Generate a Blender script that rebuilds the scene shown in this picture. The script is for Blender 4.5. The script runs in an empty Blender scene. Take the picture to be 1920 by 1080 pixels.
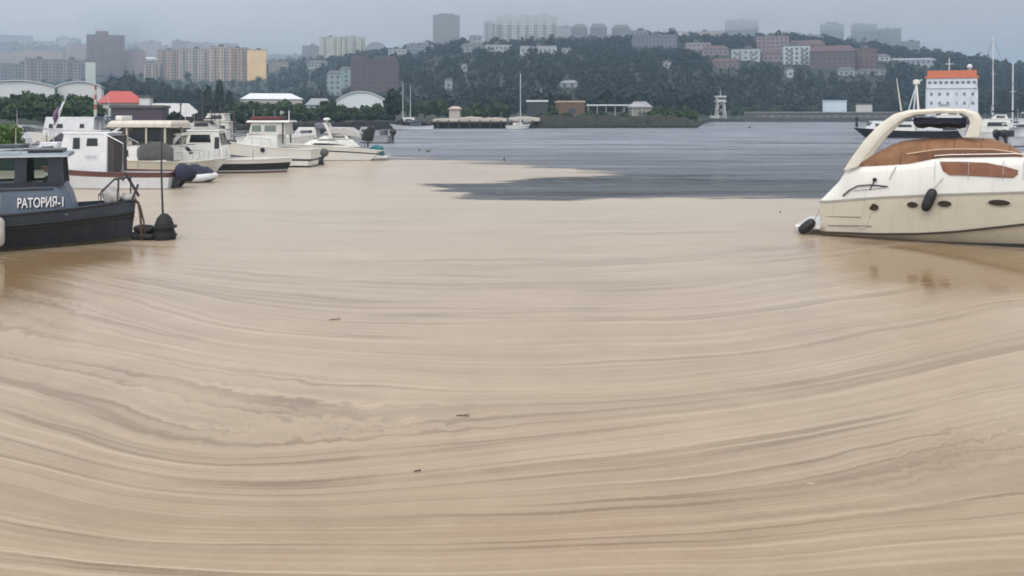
import bpy, bmesh, math, random
import numpy as np
from mathutils import Vector, Matrix

random.seed(7)
RNG = np.random.default_rng(11)
scene = bpy.context.scene
COL = scene.collection
R = math.radians

# ------------------------------------------------------------------ camera
F, CH, YH = 1663.0, 3.5, 212.0            # focal length in photo pixels, eye height, horizon row
cam_d = bpy.data.cameras.new('camera')
cam = bpy.data.objects.new('camera', cam_d)
COL.objects.link(cam)
cam.location = (0, 0, CH)
cam.rotation_euler = (R(90), 0, 0)
cam_d.sensor_width = 36.0
cam_d.lens = F / 1920 * 36
cam_d.shift_y = -(540 - YH) / 1920
cam_d.clip_start = 0.1
cam_d.clip_end = 20000
scene.camera = cam

# ------------------------------------------------------------------ sky, sun, exposure
SUN_EL, SUN_AZ = 42, 205                  # degrees; azimuth from +Y towards +X
w = bpy.data.worlds.new('World')
scene.world = w
w.use_nodes = True
nt = w.node_tree
nt.nodes.clear()
def N(tree, typ, **kw):
    n = tree.nodes.new(typ)
    for k, v in kw.items():
        if k.startswith('i_'):
            key = k[2:]
            key = int(key) if key.isdigit() else key.replace('_', ' ')
            n.inputs[key].default_value = v
        else:
            setattr(n, k, v)
    return n
def L(tree, a, ao, b, bi):
    tree.links.new(a.outputs[ao], b.inputs[bi])
def math_n(tree, op, a, b=None, c=None, clamp=False):
    n = tree.nodes.new('ShaderNodeMath'); n.operation = op; n.use_clamp = clamp
    for i, v in enumerate((a, b, c)):
        if v is None: continue
        if isinstance(v, (int, float)): n.inputs[i].default_value = v
        else: tree.links.new(v, n.inputs[i])
    return n.outputs[0]
def mixc(tree, fac, a, b, blend='MIX'):
    n = tree.nodes.new('ShaderNodeMix'); n.data_type = 'RGBA'; n.blend_type = blend
    for sock, v in ((n.inputs[0], fac), (n.inputs[6], a), (n.inputs[7], b)):
        if isinstance(v, (int, float)): sock.default_value = v
        elif isinstance(v, (tuple, list)): sock.default_value = (*v[:3], 1)
        else: tree.links.new(v, sock)
    return n.outputs[2]
sky = N(nt, 'ShaderNodeTexSky', sky_type='NISHITA', sun_disc=False, sun_elevation=R(SUN_EL), sun_rotation=R(SUN_AZ))
sky.dust_density = 4.0
tc = N(nt, 'ShaderNodeTexCoord')
sep = N(nt, 'ShaderNodeSeparateXYZ'); L(nt, tc, 'Generated', sep, 0)
zc = math_n(nt, 'MAXIMUM', sep.outputs[2], 0.0)
cie = math_n(nt, 'MULTIPLY_ADD', zc, 0.60, 0.40)            # standard overcast sky, brighter overhead
az = math_n(nt, 'ADD', math_n(nt, 'MULTIPLY', sep.outputs[0], math.sin(R(SUN_AZ))), math_n(nt, 'MULTIPLY', sep.outputs[1], math.cos(R(SUN_AZ))))
azf = math_n(nt, 'MULTIPLY_ADD', az, 0.36, 0.93)                    # a little brighter round the veiled sun
cn = N(nt, 'ShaderNodeTexNoise', i_Scale=2.2, i_Detail=5.0, i_Roughness=0.55)
mp = N(nt, 'ShaderNodeMapping'); mp.inputs['Scale'].default_value = (1, 1, 3.0)
L(nt, tc, 'Generated', mp, 0); L(nt, mp, 0, cn, 0)
cf = math_n(nt, 'MULTIPLY_ADD', cn.outputs[0], 0.34, 0.83)
lum = math_n(nt, 'MULTIPLY', math_n(nt, 'MULTIPLY', cie, azf), cf)
SKY_GAIN = 19.6
lumk = math_n(nt, 'MULTIPLY', lum, SKY_GAIN)
el = N(nt, 'ShaderNodeMapRange', i_1=0.05, i_2=0.6); nt.links.new(zc, el.inputs[0])
grey = N(nt, 'ShaderNodeVectorMath', operation='SCALE')
nt.links.new(mixc(nt, el.outputs[0], (1.02, 1.0, 1.08), (1.0, 1.0, 1.02)), grey.inputs[0])
nt.links.new(lumk, grey.inputs[3])
skymix = mixc(nt, 0.93, sky.outputs[0], grey.outputs[0])
bg = N(nt, 'ShaderNodeBackground', i_Strength=0.1)
nt.links.new(skymix, bg.inputs[0])
wo = N(nt, 'ShaderNodeOutputWorld'); L(nt, bg, 0, wo, 0)

sun_d = bpy.data.lights.new('sun', 'SUN')
sun_d.energy = 1.2
sun_d.angle = R(40)
sun_d.color = (1.0, 0.95, 0.88)
sun = bpy.data.objects.new('sun', sun_d)
COL.objects.link(sun)
sd_ = Vector((math.sin(R(SUN_AZ)) * math.cos(R(SUN_EL)), math.cos(R(SUN_AZ)) * math.cos(R(SUN_EL)), math.sin(R(SUN_EL))))
sun.rotation_euler = (-sd_).to_track_quat('-Z', 'Y').to_euler()

scene.view_settings.view_transform = 'Standard'
scene.view_settings.look = 'None'
scene.view_settings.exposure = 0.0
scene.view_settings.gamma = 1.0
scene.view_settings.use_curve_mapping = False
scene.render.engine = 'CYCLES'
scene.cycles.use_denoising = True
scene.cycles.max_bounces = 6
scene.cycles.transparent_max_bounces = 12
scene.cycles.volume_bounces = 3
HAZE_D = 0.00040
scene.cycles.pixel_filter_type = 'BLACKMAN_HARRIS'
scene.cycles.filter_width = 1.8

# ------------------------------------------------------------------ materials
MATS = {}
def mat(name, col, rough=0.5, metal=0.0, var=0.12, vscale=3.0, bump=0.0, bscale=40.0, spec=0.5, dirt=0.0, coat=0.0, attr=None, stretch=None):
    """Principled paint / wood / cloth with mottled colour, optional relief, grime streaks and a per-face tint attribute."""
    if name in MATS: return MATS[name]
    m = bpy.data.materials.new(name); m.use_nodes = True
    t = m.node_tree; b = t.nodes['Principled BSDF']
    co = N(t, 'ShaderNodeTexCoord')
    src = co.outputs['Object']
    if stretch:
        mpn = N(t, 'ShaderNodeMapping'); mpn.inputs['Scale'].default_value = stretch
        t.links.new(src, mpn.inputs[0]); src = mpn.outputs[0]
    n1 = N(t, 'ShaderNodeTexNoise', i_Scale=vscale, i_Detail=6.0, i_Roughness=0.6); t.links.new(src, n1.inputs[0])
    lo = tuple(c * (1 - var) for c in col); hi = tuple(min(1, c * (1 + var)) for c in col)
    rmp = N(t, 'ShaderNodeMapRange', i_1=0.3, i_2=0.7); t.links.new(n1.outputs[0], rmp.inputs[0])
    c = mixc(t, rmp.outputs[0], lo, hi)
    if dirt:
        n2 = N(t, 'ShaderNodeTexNoise', i_Scale=5.0, i_Detail=8.0, i_Roughness=0.7)
        m2 = N(t, 'ShaderNodeMapping'); m2.inputs['Scale'].default_value = (1.6, 1.6, 0.25)
        L(t, co, 'Object', m2, 0); L(t, m2, 0, n2, 0)
        r2 = N(t, 'ShaderNodeMapRange', i_1=0.52, i_2=0.75); t.links.new(n2.outputs[0], r2.inputs[0])
        c = mixc(t, math_n(t, 'MULTIPLY', r2.outputs[0], dirt), c, (0.16, 0.13, 0.09))
    if attr:
        at_ = N(t, 'ShaderNodeAttribute', attribute_name=attr)
        c = mixc(t, 1.0, c, at_.outputs[0], 'MULTIPLY')
    t.links.new(c, b.inputs['Base Color'])
    b.inputs['Roughness'].default_value = rough
    b.inputs['Metallic'].default_value = metal
    b.inputs['Specular IOR Level'].default_value = spec
    b.inputs['Coat Weight'].default_value = coat
    if bump:
        n3 = N(t, 'ShaderNodeTexNoise', i_Scale=bscale, i_Detail=4.0); t.links.new(src, n3.inputs[0])
        bp = N(t, 'ShaderNodeBump', i_Strength=bump, i_Distance=0.02); t.links.new(n3.outputs[0], bp.inputs['Height'])
        L(t, bp, 0, b, 'Normal')
    MATS[name] = m
    return m

GEL = mat('gelcoat_white', (0.64, 0.63, 0.585), 0.25, var=0.06, vscale=1.2, dirt=0.18, coat=0.4)
CREAM = mat('gelcoat_cream', (0.49, 0.45, 0.365), 0.26, var=0.07, vscale=1.0, dirt=0.22, coat=0.4)
WHITE = mat('white_paint', (0.60, 0.61, 0.62), 0.45, var=0.07, vscale=2.0, dirt=0.22)
OFFW = mat('aged_white_paint', (0.50, 0.49, 0.445), 0.5, var=0.12, vscale=2.5, dirt=0.4)
BLACK = mat('black_rubber', (0.010, 0.010, 0.012), 0.55, var=0.3, vscale=12, bump=0.3)
NAVY = mat('navy_paint', (0.014, 0.018, 0.028), 0.32, var=0.25, vscale=2.0, dirt=0.18)
NAVYC = mat('navy_canvas', (0.022, 0.025, 0.05), 0.85, var=0.3, vscale=8, bump=0.5, bscale=12)
BLUEG = mat('blue_grey_paint', (0.10, 0.135, 0.178), 0.42, var=0.16, vscale=1.6, dirt=0.22)
SLATE = mat('slate_paint', (0.040, 0.052, 0.072), 0.45, var=0.15, vscale=2.0, dirt=0.2)
ROOFB = mat('weathered_cabin_top', (0.20, 0.25, 0.29), 0.5, var=0.25, vscale=3.0, dirt=0.3)
CANVAS = mat('tan_canvas', (0.22, 0.108, 0.052), 0.8, var=0.25, vscale=3.5, bump=0.5, bscale=9)
CANVD = mat('brown_canvas', (0.16, 0.075, 0.04), 0.8, var=0.2, vscale=4.0, bump=0.4, bscale=10)
WOODR = mat('red_brown_wood', (0.13, 0.055, 0.045), 0.55, var=0.3, vscale=5, stretch=(1, 6, 6))
TARP = mat('grey_tarpaulin', (0.10, 0.105, 0.10), 0.75, var=0.2, vscale=4, bump=0.7, bscale=6)
PTARP = mat('dark_violet_tarpaulin', (0.03, 0.024, 0.04), 0.7, var=0.3, vscale=5, bump=0.8, bscale=6)
LTARP = mat('pale_tarpaulin', (0.42, 0.41, 0.40), 0.75, var=0.15, vscale=4, bump=0.7, bscale=6)
TEAL = mat('teal_canvas', (0.02, 0.15, 0.17), 0.7, var=0.25, vscale=5, bump=0.5, bscale=9)
BLUEC = mat('blue_canvas', (0.05, 0.085, 0.17), 0.75, var=0.2, vscale=5)
STEEL = mat('stainless_steel', (0.55, 0.56, 0.57), 0.25, metal=0.9, var=0.05)
ALU = mat('mast_aluminium', (0.62, 0.63, 0.64), 0.4, metal=0.3, var=0.08)
DSTEEL = mat('dark_steel', (0.035, 0.035, 0.04), 0.5, var=0.3, vscale=9)
RUSTY = mat('rusty_chain', (0.09, 0.05, 0.03), 0.8, var=0.4, vscale=20)
ROPE = mat('mooring_rope', (0.33, 0.29, 0.22), 0.9, var=0.25, vscale=30)
GREYH = mat('grey_deck_paint', (0.33, 0.34, 0.34), 0.6, var=0.15, vscale=4, dirt=0.3)
ORANGE = mat('orange_paint', (0.50, 0.135, 0.045), 0.5, var=0.15, vscale=2)
def glass_mat():
    m = bpy.data.materials.new('dark_window_glass'); m.use_nodes = True
    b = m.node_tree.nodes['Principled BSDF']
    b.inputs['Base Color'].default_value = (0.012, 0.015, 0.018, 1); b.inputs['Roughness'].default_value = 0.06
    b.inputs['Specular IOR Level'].default_value = 0.5
    return m
GLASS = glass_mat()
def clear_glass():
    m = bpy.data.materials.new('clear_window_glass'); m.use_nodes = True
    t = m.node_tree; b = t.nodes['Principled BSDF']; o = t.nodes['Material Output']
    b.inputs['Base Color'].default_value = (0.05, 0.06, 0.06, 1); b.inputs['Roughness'].default_value = 0.05
    tr = N(t, 'ShaderNodeBsdfTransparent'); tr.inputs[0].default_value = (0.86, 0.9, 0.88, 1)
    mx = N(t, 'ShaderNodeMixShader'); fr = N(t, 'ShaderNodeFresnel', i_IOR=1.45)
    nz = N(t, 'ShaderNodeTexNoise', i_Scale=4.0)
    L(t, fr, 0, mx, 0); L(t, tr, 0, mx, 1); L(t, b, 0, mx, 2); L(t, mx, 0, o, 0)
    return m
CLEAR = clear_glass()

# ------------------------------------------------------------------ mesh helpers
class MB:
    def __init__(s): s.v = []; s.f = []
    def add(s, vs, fs):
        o = len(s.v); s.v.extend(tuple(v) for v in vs); s.f.extend(tuple(i + o for i in f) for f in fs); return s
    def bb(s, x0, x1, y0, y1, z0, z1):
        return s.add([(x0, y0, z0), (x1, y0, z0), (x1, y1, z0), (x0, y1, z0), (x0, y0, z1), (x1, y0, z1), (x1, y1, z1), (x0, y1, z1)],
                     [(0, 3, 2, 1), (4, 5, 6, 7), (0, 1, 5, 4), (1, 2, 6, 5), (2, 3, 7, 6), (3, 0, 4, 7)])
    def obox(s, M, sx, sy, sz):
        c = [M @ Vector((x * sx / 2, y * sy / 2, z * sz / 2)) for z in (-1, 1) for x, y in ((-1, -1), (1, -1), (1, 1), (-1, 1))]
        return s.add(c, [(0, 3, 2, 1), (4, 5, 6, 7), (0, 1, 5, 4), (1, 2, 6, 5), (2, 3, 7, 6), (3, 0, 4, 7)])
    def loft(s, rings, closed=True, cap=True):
        n = len(rings[0]); vs = [p for r in rings for p in r]; fs = []
        for i in range(len(rings) - 1):
            for j in range(n if closed else n - 1):
                k = (j + 1) % n
                fs.append((i * n + j, i * n + k, (i + 1) * n + k, (i + 1) * n + j))
        if cap and closed:
            fs.append(tuple(range(n))[::-1]); fs.append(tuple((len(rings) - 1) * n + j for j in range(n)))
        return s.add(vs, fs)
    def tube(s, pts, r, n=6):
        pts = [Vector(p) for p in pts]; rings = []
        rr = r if isinstance(r, (list, tuple)) else [r] * len(pts)
        for i, p in enumerate(pts):
            d = (pts[min(i + 1, len(pts) - 1)] - pts[max(i - 1, 0)])
            if d.length < 1e-9: d = Vector((0, 0, 1))
            d.normalize()
            a = Vector((0, 0, 1)) if abs(d.z) < 0.9 else Vector((1, 0, 0))
            u = d.cross(a).normalized(); v = d.cross(u)
            rings.append([p + (u * math.cos(t) + v * math.sin(t)) * rr[i] for t in (2 * math.pi * k / n for k in range(n))])
        return s.loft(rings)
    def lathe(s, prof, n=12, M=None):
        M = M or Matrix()
        return s.loft([[M @ Vector((r * math.cos(2 * math.pi * k / n), r * math.sin(2 * math.pi * k / n), z)) for k in range(n)] for r, z in prof])
    def prism(s, poly, y0, y1):          # poly of (x, z), extruded along y
        n = len(poly)
        return s.add([(x, y0, z) for x, z in poly] + [(x, y1, z) for x, z in poly],
                     [tuple(range(n))[::-1], tuple(range(n, 2 * n))] + [(i, (i + 1) % n, n + (i + 1) % n, n + i) for i in range(n)])
    def build(s, name, m, parent=None, smooth=None, bevel=0.0, kind=None, label=None):
        me = bpy.data.meshes.new(name); me.from_pydata(s.v, [], s.f)
        bm = bmesh.new(); bm.from_mesh(me); bmesh.ops.remove_doubles(bm, verts=bm.verts, dist=1e-5)
        bmesh.ops.recalc_face_normals(bm, faces=bm.faces); bm.to_mesh(me); bm.free()
        if smooth is not None:
            me.polygons.foreach_set('use_smooth', [True] * len(me.polygons)); me.set_sharp_from_angle(angle=R(smooth))
        me.materials.append(m)
        o = bpy.data.objects.new(name, me); COL.objects.link(o)
        if parent: o.parent = parent
        if bevel:
            b = o.modifiers.new('bevel', 'BEVEL'); b.width = bevel; b.segments = 2; b.limit_method = 'ANGLE'; b.angle_limit = R(35)
        if kind: o['kind'] = kind
        if label: o['label'] = label
        return o
def tag(o, label, cat, group=None):
    o['label'] = label; o['category'] = cat
    if group: o['group'] = group
    return o
def thing(name, label, cat, loc=(0, 0, 0), rz=0.0, group=None):
    o = bpy.data.objects.new(name, None); COL.objects.link(o)
    o.location = loc; o.rotation_euler = (0, 0, rz); o.empty_display_size = 0.3
    return tag(o, label, cat, group)
def copy_tree(o, parent=None):
    c = o.copy(); COL.objects.link(c); c.parent = parent
    for ch in list(o.children): copy_tree(ch, c)
    return c
def at(px, py):                         # photo pixel on the water -> world x, y
    d = CH * F / (py - YH); return Vector(((px - 960) / F * d, d, 0))
def pd(px, d): return (px - 960) / F * d
def zy(py, d): return CH - (py - YH) / F * d
def lerp(a, b, t): return a + (b - a) * t
def sm(t): t = max(0.0, min(1.0, t)); return t * t * (3 - 2 * t)
# ------------------------------------------------------------------ water
def grid_mesh(name, X, Y, Z, attrs=None, keep=None):
    nr, nc = X.shape
    co = np.stack([X, Y, Z], -1).reshape(-1, 3).astype(np.float32)
    i = np.arange(nr * nc).reshape(nr, nc)
    q = np.stack([i[:-1, :-1], i[:-1, 1:], i[1:, 1:], i[1:, :-1]], -1).reshape(-1, 4)
    if keep is not None:
        kk = keep[:-1, :-1] | keep[:-1, 1:] | keep[1:, 1:] | keep[1:, :-1]
        q = q[kk.reshape(-1)]
    me = bpy.data.meshes.new(name)
    me.vertices.add(len(co)); me.vertices.foreach_set('co', co.reshape(-1))
    me.loops.add(q.size); me.loops.foreach_set('vertex_index', q.reshape(-1).astype(np.int32))
    me.polygons.add(len(q)); me.polygons.foreach_set('loop_start', np.arange(0, q.size, 4, dtype=np.int32))
    me.polygons.foreach_set('use_smooth', np.ones(len(q), dtype=bool))
    me.update(calc_edges=True)
    for k, a in (attrs or {}).items():
        at_ = me.attributes.new(k, 'FLOAT', 'POINT'); at_.data.foreach_set('value', a.reshape(-1).astype(np.float32))
    o = bpy.data.objects.new(name, me); COL.objects.link(o)
    return o

def water_mat():
    m = bpy.data.materials.new('harbour_water'); m.use_nodes = True
    t = m.node_tree; b = t.nodes['Principled BSDF']
    co = N(t, 'ShaderNodeTexCoord')
    b.inputs['Base Color'].default_value = (0.088, 0.100, 0.118, 1)
    b.inputs['Roughness'].default_value = 0.22; b.inputs['IOR'].default_value = 1.333
    spw = N(t, 'ShaderNodeSeparateXYZ'); L(t, co, 'Object', spw, 0)
    silt = N(t, 'ShaderNodeMapRange', i_1=42.0, i_2=95.0); t.links.new(spw.outputs[1], silt.inputs[0])  # near-to-far ramp for the painted sky reflection, not silt
    sheen_c = (mixc(t, silt.outputs[0], (0.040, 0.047, 0.056), (0.165, 0.176, 0.212)), None)[0]   # sky reflection painted into the colour, paler towards the far shore
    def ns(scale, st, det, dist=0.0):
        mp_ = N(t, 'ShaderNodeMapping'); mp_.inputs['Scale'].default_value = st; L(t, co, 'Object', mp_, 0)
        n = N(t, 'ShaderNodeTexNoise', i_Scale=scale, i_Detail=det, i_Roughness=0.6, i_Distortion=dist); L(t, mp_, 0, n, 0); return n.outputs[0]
    ripple = N(t, 'ShaderNodeMapRange', i_1=0.36, i_2=0.64, i_3=0.42, i_4=1.6); t.links.new(ns(0.42, (0.10, 1, 1), 4.0, 0.4), ripple.inputs[0])
    stv = N(t, 'ShaderNodeVectorMath', operation='SCALE'); t.links.new(sheen_c, stv.inputs[0]); L(t, ripple, 0, stv, 3); L(t, stv, 0, b, 'Base Color')   # ripples painted as light and dark stripes in the colour
    big = ns(0.030, (0.45, 1.0, 1), 4.0, 0.6)                   # calmer and rougher patches of wind
    patch = N(t, 'ShaderNodeMapRange', i_1=0.38, i_2=0.62, i_3=0.25, i_4=1.0); t.links.new(big, patch.inputs[0])
    h = math_n(t, 'ADD', math_n(t, 'MULTIPLY', ns(0.55, (0.35, 1, 1), 3.0, 0.5), 0.7), math_n(t, 'MULTIPLY', ns(2.2, (0.5, 1, 1), 3.0, 0.3), 0.2))
    h = math_n(t, 'ADD', h, math_n(t, 'MULTIPLY', ns(0.16, (0.22, 1, 1), 3.0, 0.8), 3.0))
    h = math_n(t, 'MULTIPLY', h, patch.outputs[0])
    rr = N(t, 'ShaderNodeMapRange', i_1=0.35, i_2=0.65, i_3=0.12, i_4=0.40); t.links.new(ns(0.12, (0.14, 1, 1), 5.0, 0.8), rr.inputs[0]); L(t, rr, 0, b, 'Roughness')
    bp = N(t, 'ShaderNodeBump', i_Strength=1.0, i_Distance=0.9); t.links.new(h, bp.inputs['Height']); L(t, bp, 0, b, 'Normal')
    return m
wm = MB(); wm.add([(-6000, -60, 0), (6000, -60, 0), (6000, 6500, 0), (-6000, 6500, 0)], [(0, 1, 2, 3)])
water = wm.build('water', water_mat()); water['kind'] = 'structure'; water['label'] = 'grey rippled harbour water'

# floating scum: a sheet 4 mm over the water, with a flow field (psi = across the stream) measured from the drift lines
STREAM = [
 (300, [(-400, 296), (300, 298), (960, 300), (1540, 300), (2300, 300)]),
 (340, [(-400, 340), (300, 340), (960, 340), (1540, 340), (2300, 335)]),
 (378, [(-300, 372), (300, 385), (640, 381), (960, 378), (1540, 374), (2200, 360)]),
 (412, [(-300, 395), (330, 400), (640, 415), (960, 412), (1300, 412), (1500, 405), (2000, 380)]),
 (461, [(-300, 425), (260, 452), (500, 456), (960, 462), (1300, 455), (1480, 441), (1900, 415)]),
 (511, [(-200, 445), (200, 480), (400, 495), (700, 510), (960, 512), (1300, 505), (1560, 472), (1900, 448)]),
 (580, [(-100, 470), (100, 492), (250, 525), (500, 562), (700, 577), (960, 580), (1300, 566), (1600, 530), (1800, 505), (2000, 480)]),
 (640, [(0, 515), (180, 548), (330, 600), (500, 624), (700, 637), (960, 640), (1300, 631), (1650, 594), (1920, 545)]),
 (735, [(-200, 600), (80, 640), (300, 680), (450, 705), (640, 722), (960, 735), (1200, 727), (1500, 690), (1750, 640), (1920, 600)]),
 (775, [(-200, 650), (0, 690), (300, 765), (500, 786), (750, 790), (960, 776), (1200, 760), (1500, 726), (1700, 690), (1920, 642)]),
 (815, [(-200, 720), (0, 765), (150, 828), (400, 858), (640, 850), (900, 822), (1100, 803), (1400, 770), (1700, 722), (1920, 672)]),
 (885, [(-200, 790), (0, 835), (200, 898), (450, 918), (700, 910), (960, 885), (1200, 855), (1500, 815), (1750, 772), (2000, 722)]),
 (955, [(-200, 850), (0, 885), (200, 940), (500, 960), (960, 955), (1300, 925), (1550, 890), (1750, 848), (2000, 798)]),
 (1020, [(-200, 930), (0, 965), (300, 1010), (960, 1020), (1400, 990), (1650, 960), (2000, 915)]),
 (1090, [(-200, 1005), (0, 1035), (400, 1078), (960, 1088), (1500, 1062), (2000, 1015)]),
 (1300, [(-300, 1260), (400, 1300), (960, 1300), (1500, 1290), (2200, 1260)]),
]
P_, V_ = [], []
for val, pts in STREAM:
    xs = [p[0] for p in pts]; ys = [p[1] for p in pts]
    for x in np.linspace(xs[0], xs[-1], 10):
        P_.append((x / 600.0, np.interp(x, xs, ys) / 200.0)); V_.append(val / 200.0)
P_ = np.array(P_); V_ = np.array(V_)
def tps(a, b):
    r2 = ((a[:, None, :] - b[None, :, :]) ** 2).sum(-1); return 0.5 * r2 * np.log(r2 + 1e-9)
n_ = len(P_); A_ = np.zeros((n_ + 3, n_ + 3)); A_[:n_, :n_] = tps(P_, P_) + np.eye(n_) * 0.004
A_[:n_, n_] = 1; A_[:n_, n_ + 1:] = P_; A_[n_:, :n_] = A_[:n_, n_:].T
W_ = np.linalg.solve(A_, np.concatenate([V_, np.zeros(3)]))
def psi_px(px, py):
    q = np.stack([np.clip(px, -400, 2300) / 600.0, np.clip(py, 296, 1300) / 200.0], -1).reshape(-1, 2); out = []
    for c in np.array_split(q, max(1, len(q) // 8000)):
        out.append(tps(c, P_) @ W_[:n_] + W_[n_] + c @ W_[n_ + 1:])
    return np.concatenate(out).reshape(px.shape) * 200.0
OPEN = np.array([(716, 298), (770, 300), (880, 304), (985, 309), (1000, 313), (1060, 319), (1155, 325), (1060, 330), (985, 335), (930, 341), (860, 344.5),
                 (812, 347), (840, 356), (868, 367), (885, 372), (960, 373), (1200, 373), (1540, 372), (1600, 373), (1800, 374), (3400, 374), (3400, 250), (716, 250)], float)
def sdist(px, py):
    pts = np.stack([px, py * 5], -1).reshape(-1, 2); poly = OPEN * np.array([1, 5.0]); n = len(poly)
    dmin = np.full(len(pts), 1e9); ins = np.zeros(len(pts), bool)
    for i in range(n):
        a, b = poly[i], poly[(i + 1) % n]; ab = b - a
        t_ = np.clip(((pts - a) @ ab) / (ab @ ab + 1e-9), 0, 1)
        dmin = np.minimum(dmin, np.linalg.norm(pts - a - t_[:, None] * ab, axis=1))
        c = (a[1] > pts[:, 1]) != (b[1] > pts[:, 1])
        with np.errstate(divide='ignore', invalid='ignore'):
            xi = (b[0] - a[0]) * (pts[:, 1] - a[1]) / (b[1] - a[1]) + a[0]
        ins ^= c & (pts[:, 0] < xi)
    return (np.where(ins, -dmin, dmin) / 5).reshape(px.shape)
cols = np.concatenate([np.arange(-1800, 0, 60), np.arange(0, 1920, 8), np.arange(1920, 3400, 60)])
rows = np.concatenate([np.arange(284, 296, 2), np.arange(296, 382, 1.0), np.arange(382, 520, 4), np.arange(520, 1100, 10), np.arange(1100, 2000, 60)])[::-1]
PX, PY = np.meshgrid(cols.astype(float), rows.astype(float))
D_ = CH * F / (PY - YH); XW = (PX - 960) / F * D_
PS = psi_px(PX, PY)
SDV = sdist(PX, PY)
def blob(cx, cy, sx, sy, rot=0.0):
    dx, dy = PX - cx, PY - cy; c, s = math.cos(R(rot)), math.sin(R(rot))
    return np.exp(-(((dx * c + dy * s) / sx) ** 2 + ((-dx * s + dy * c) / sy) ** 2))
CLR = np.clip(1.2 * blob(-60, 530, 210, 60, -6) + 0.85 * blob(180, 480, 120, 18, -4) + 1.15 * blob(1900, 505, 270, 48, 4) + 0.75 * blob(1690, 505, 180, 62, 6), 0, 1.3)
TRB = np.clip(blob(640, 800, 230, 34, -3) + 0.8 * blob(40, 600, 140, 60) + 0.5 * blob(1820, 840, 200, 60, -20) + 0.35 * blob(420, 720, 260, 40) + 0.3 * blob(1600, 480, 120, 40), 0, 1)
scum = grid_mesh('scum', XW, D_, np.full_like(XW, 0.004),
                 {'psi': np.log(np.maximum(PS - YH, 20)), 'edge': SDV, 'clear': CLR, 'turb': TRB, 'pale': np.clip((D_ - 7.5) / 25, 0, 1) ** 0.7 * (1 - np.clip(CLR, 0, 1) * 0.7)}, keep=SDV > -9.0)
scum['kind'] = 'stuff'; scum['label'] = 'beige pollen scum drifting in long curved streaks on the harbour water'
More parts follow.
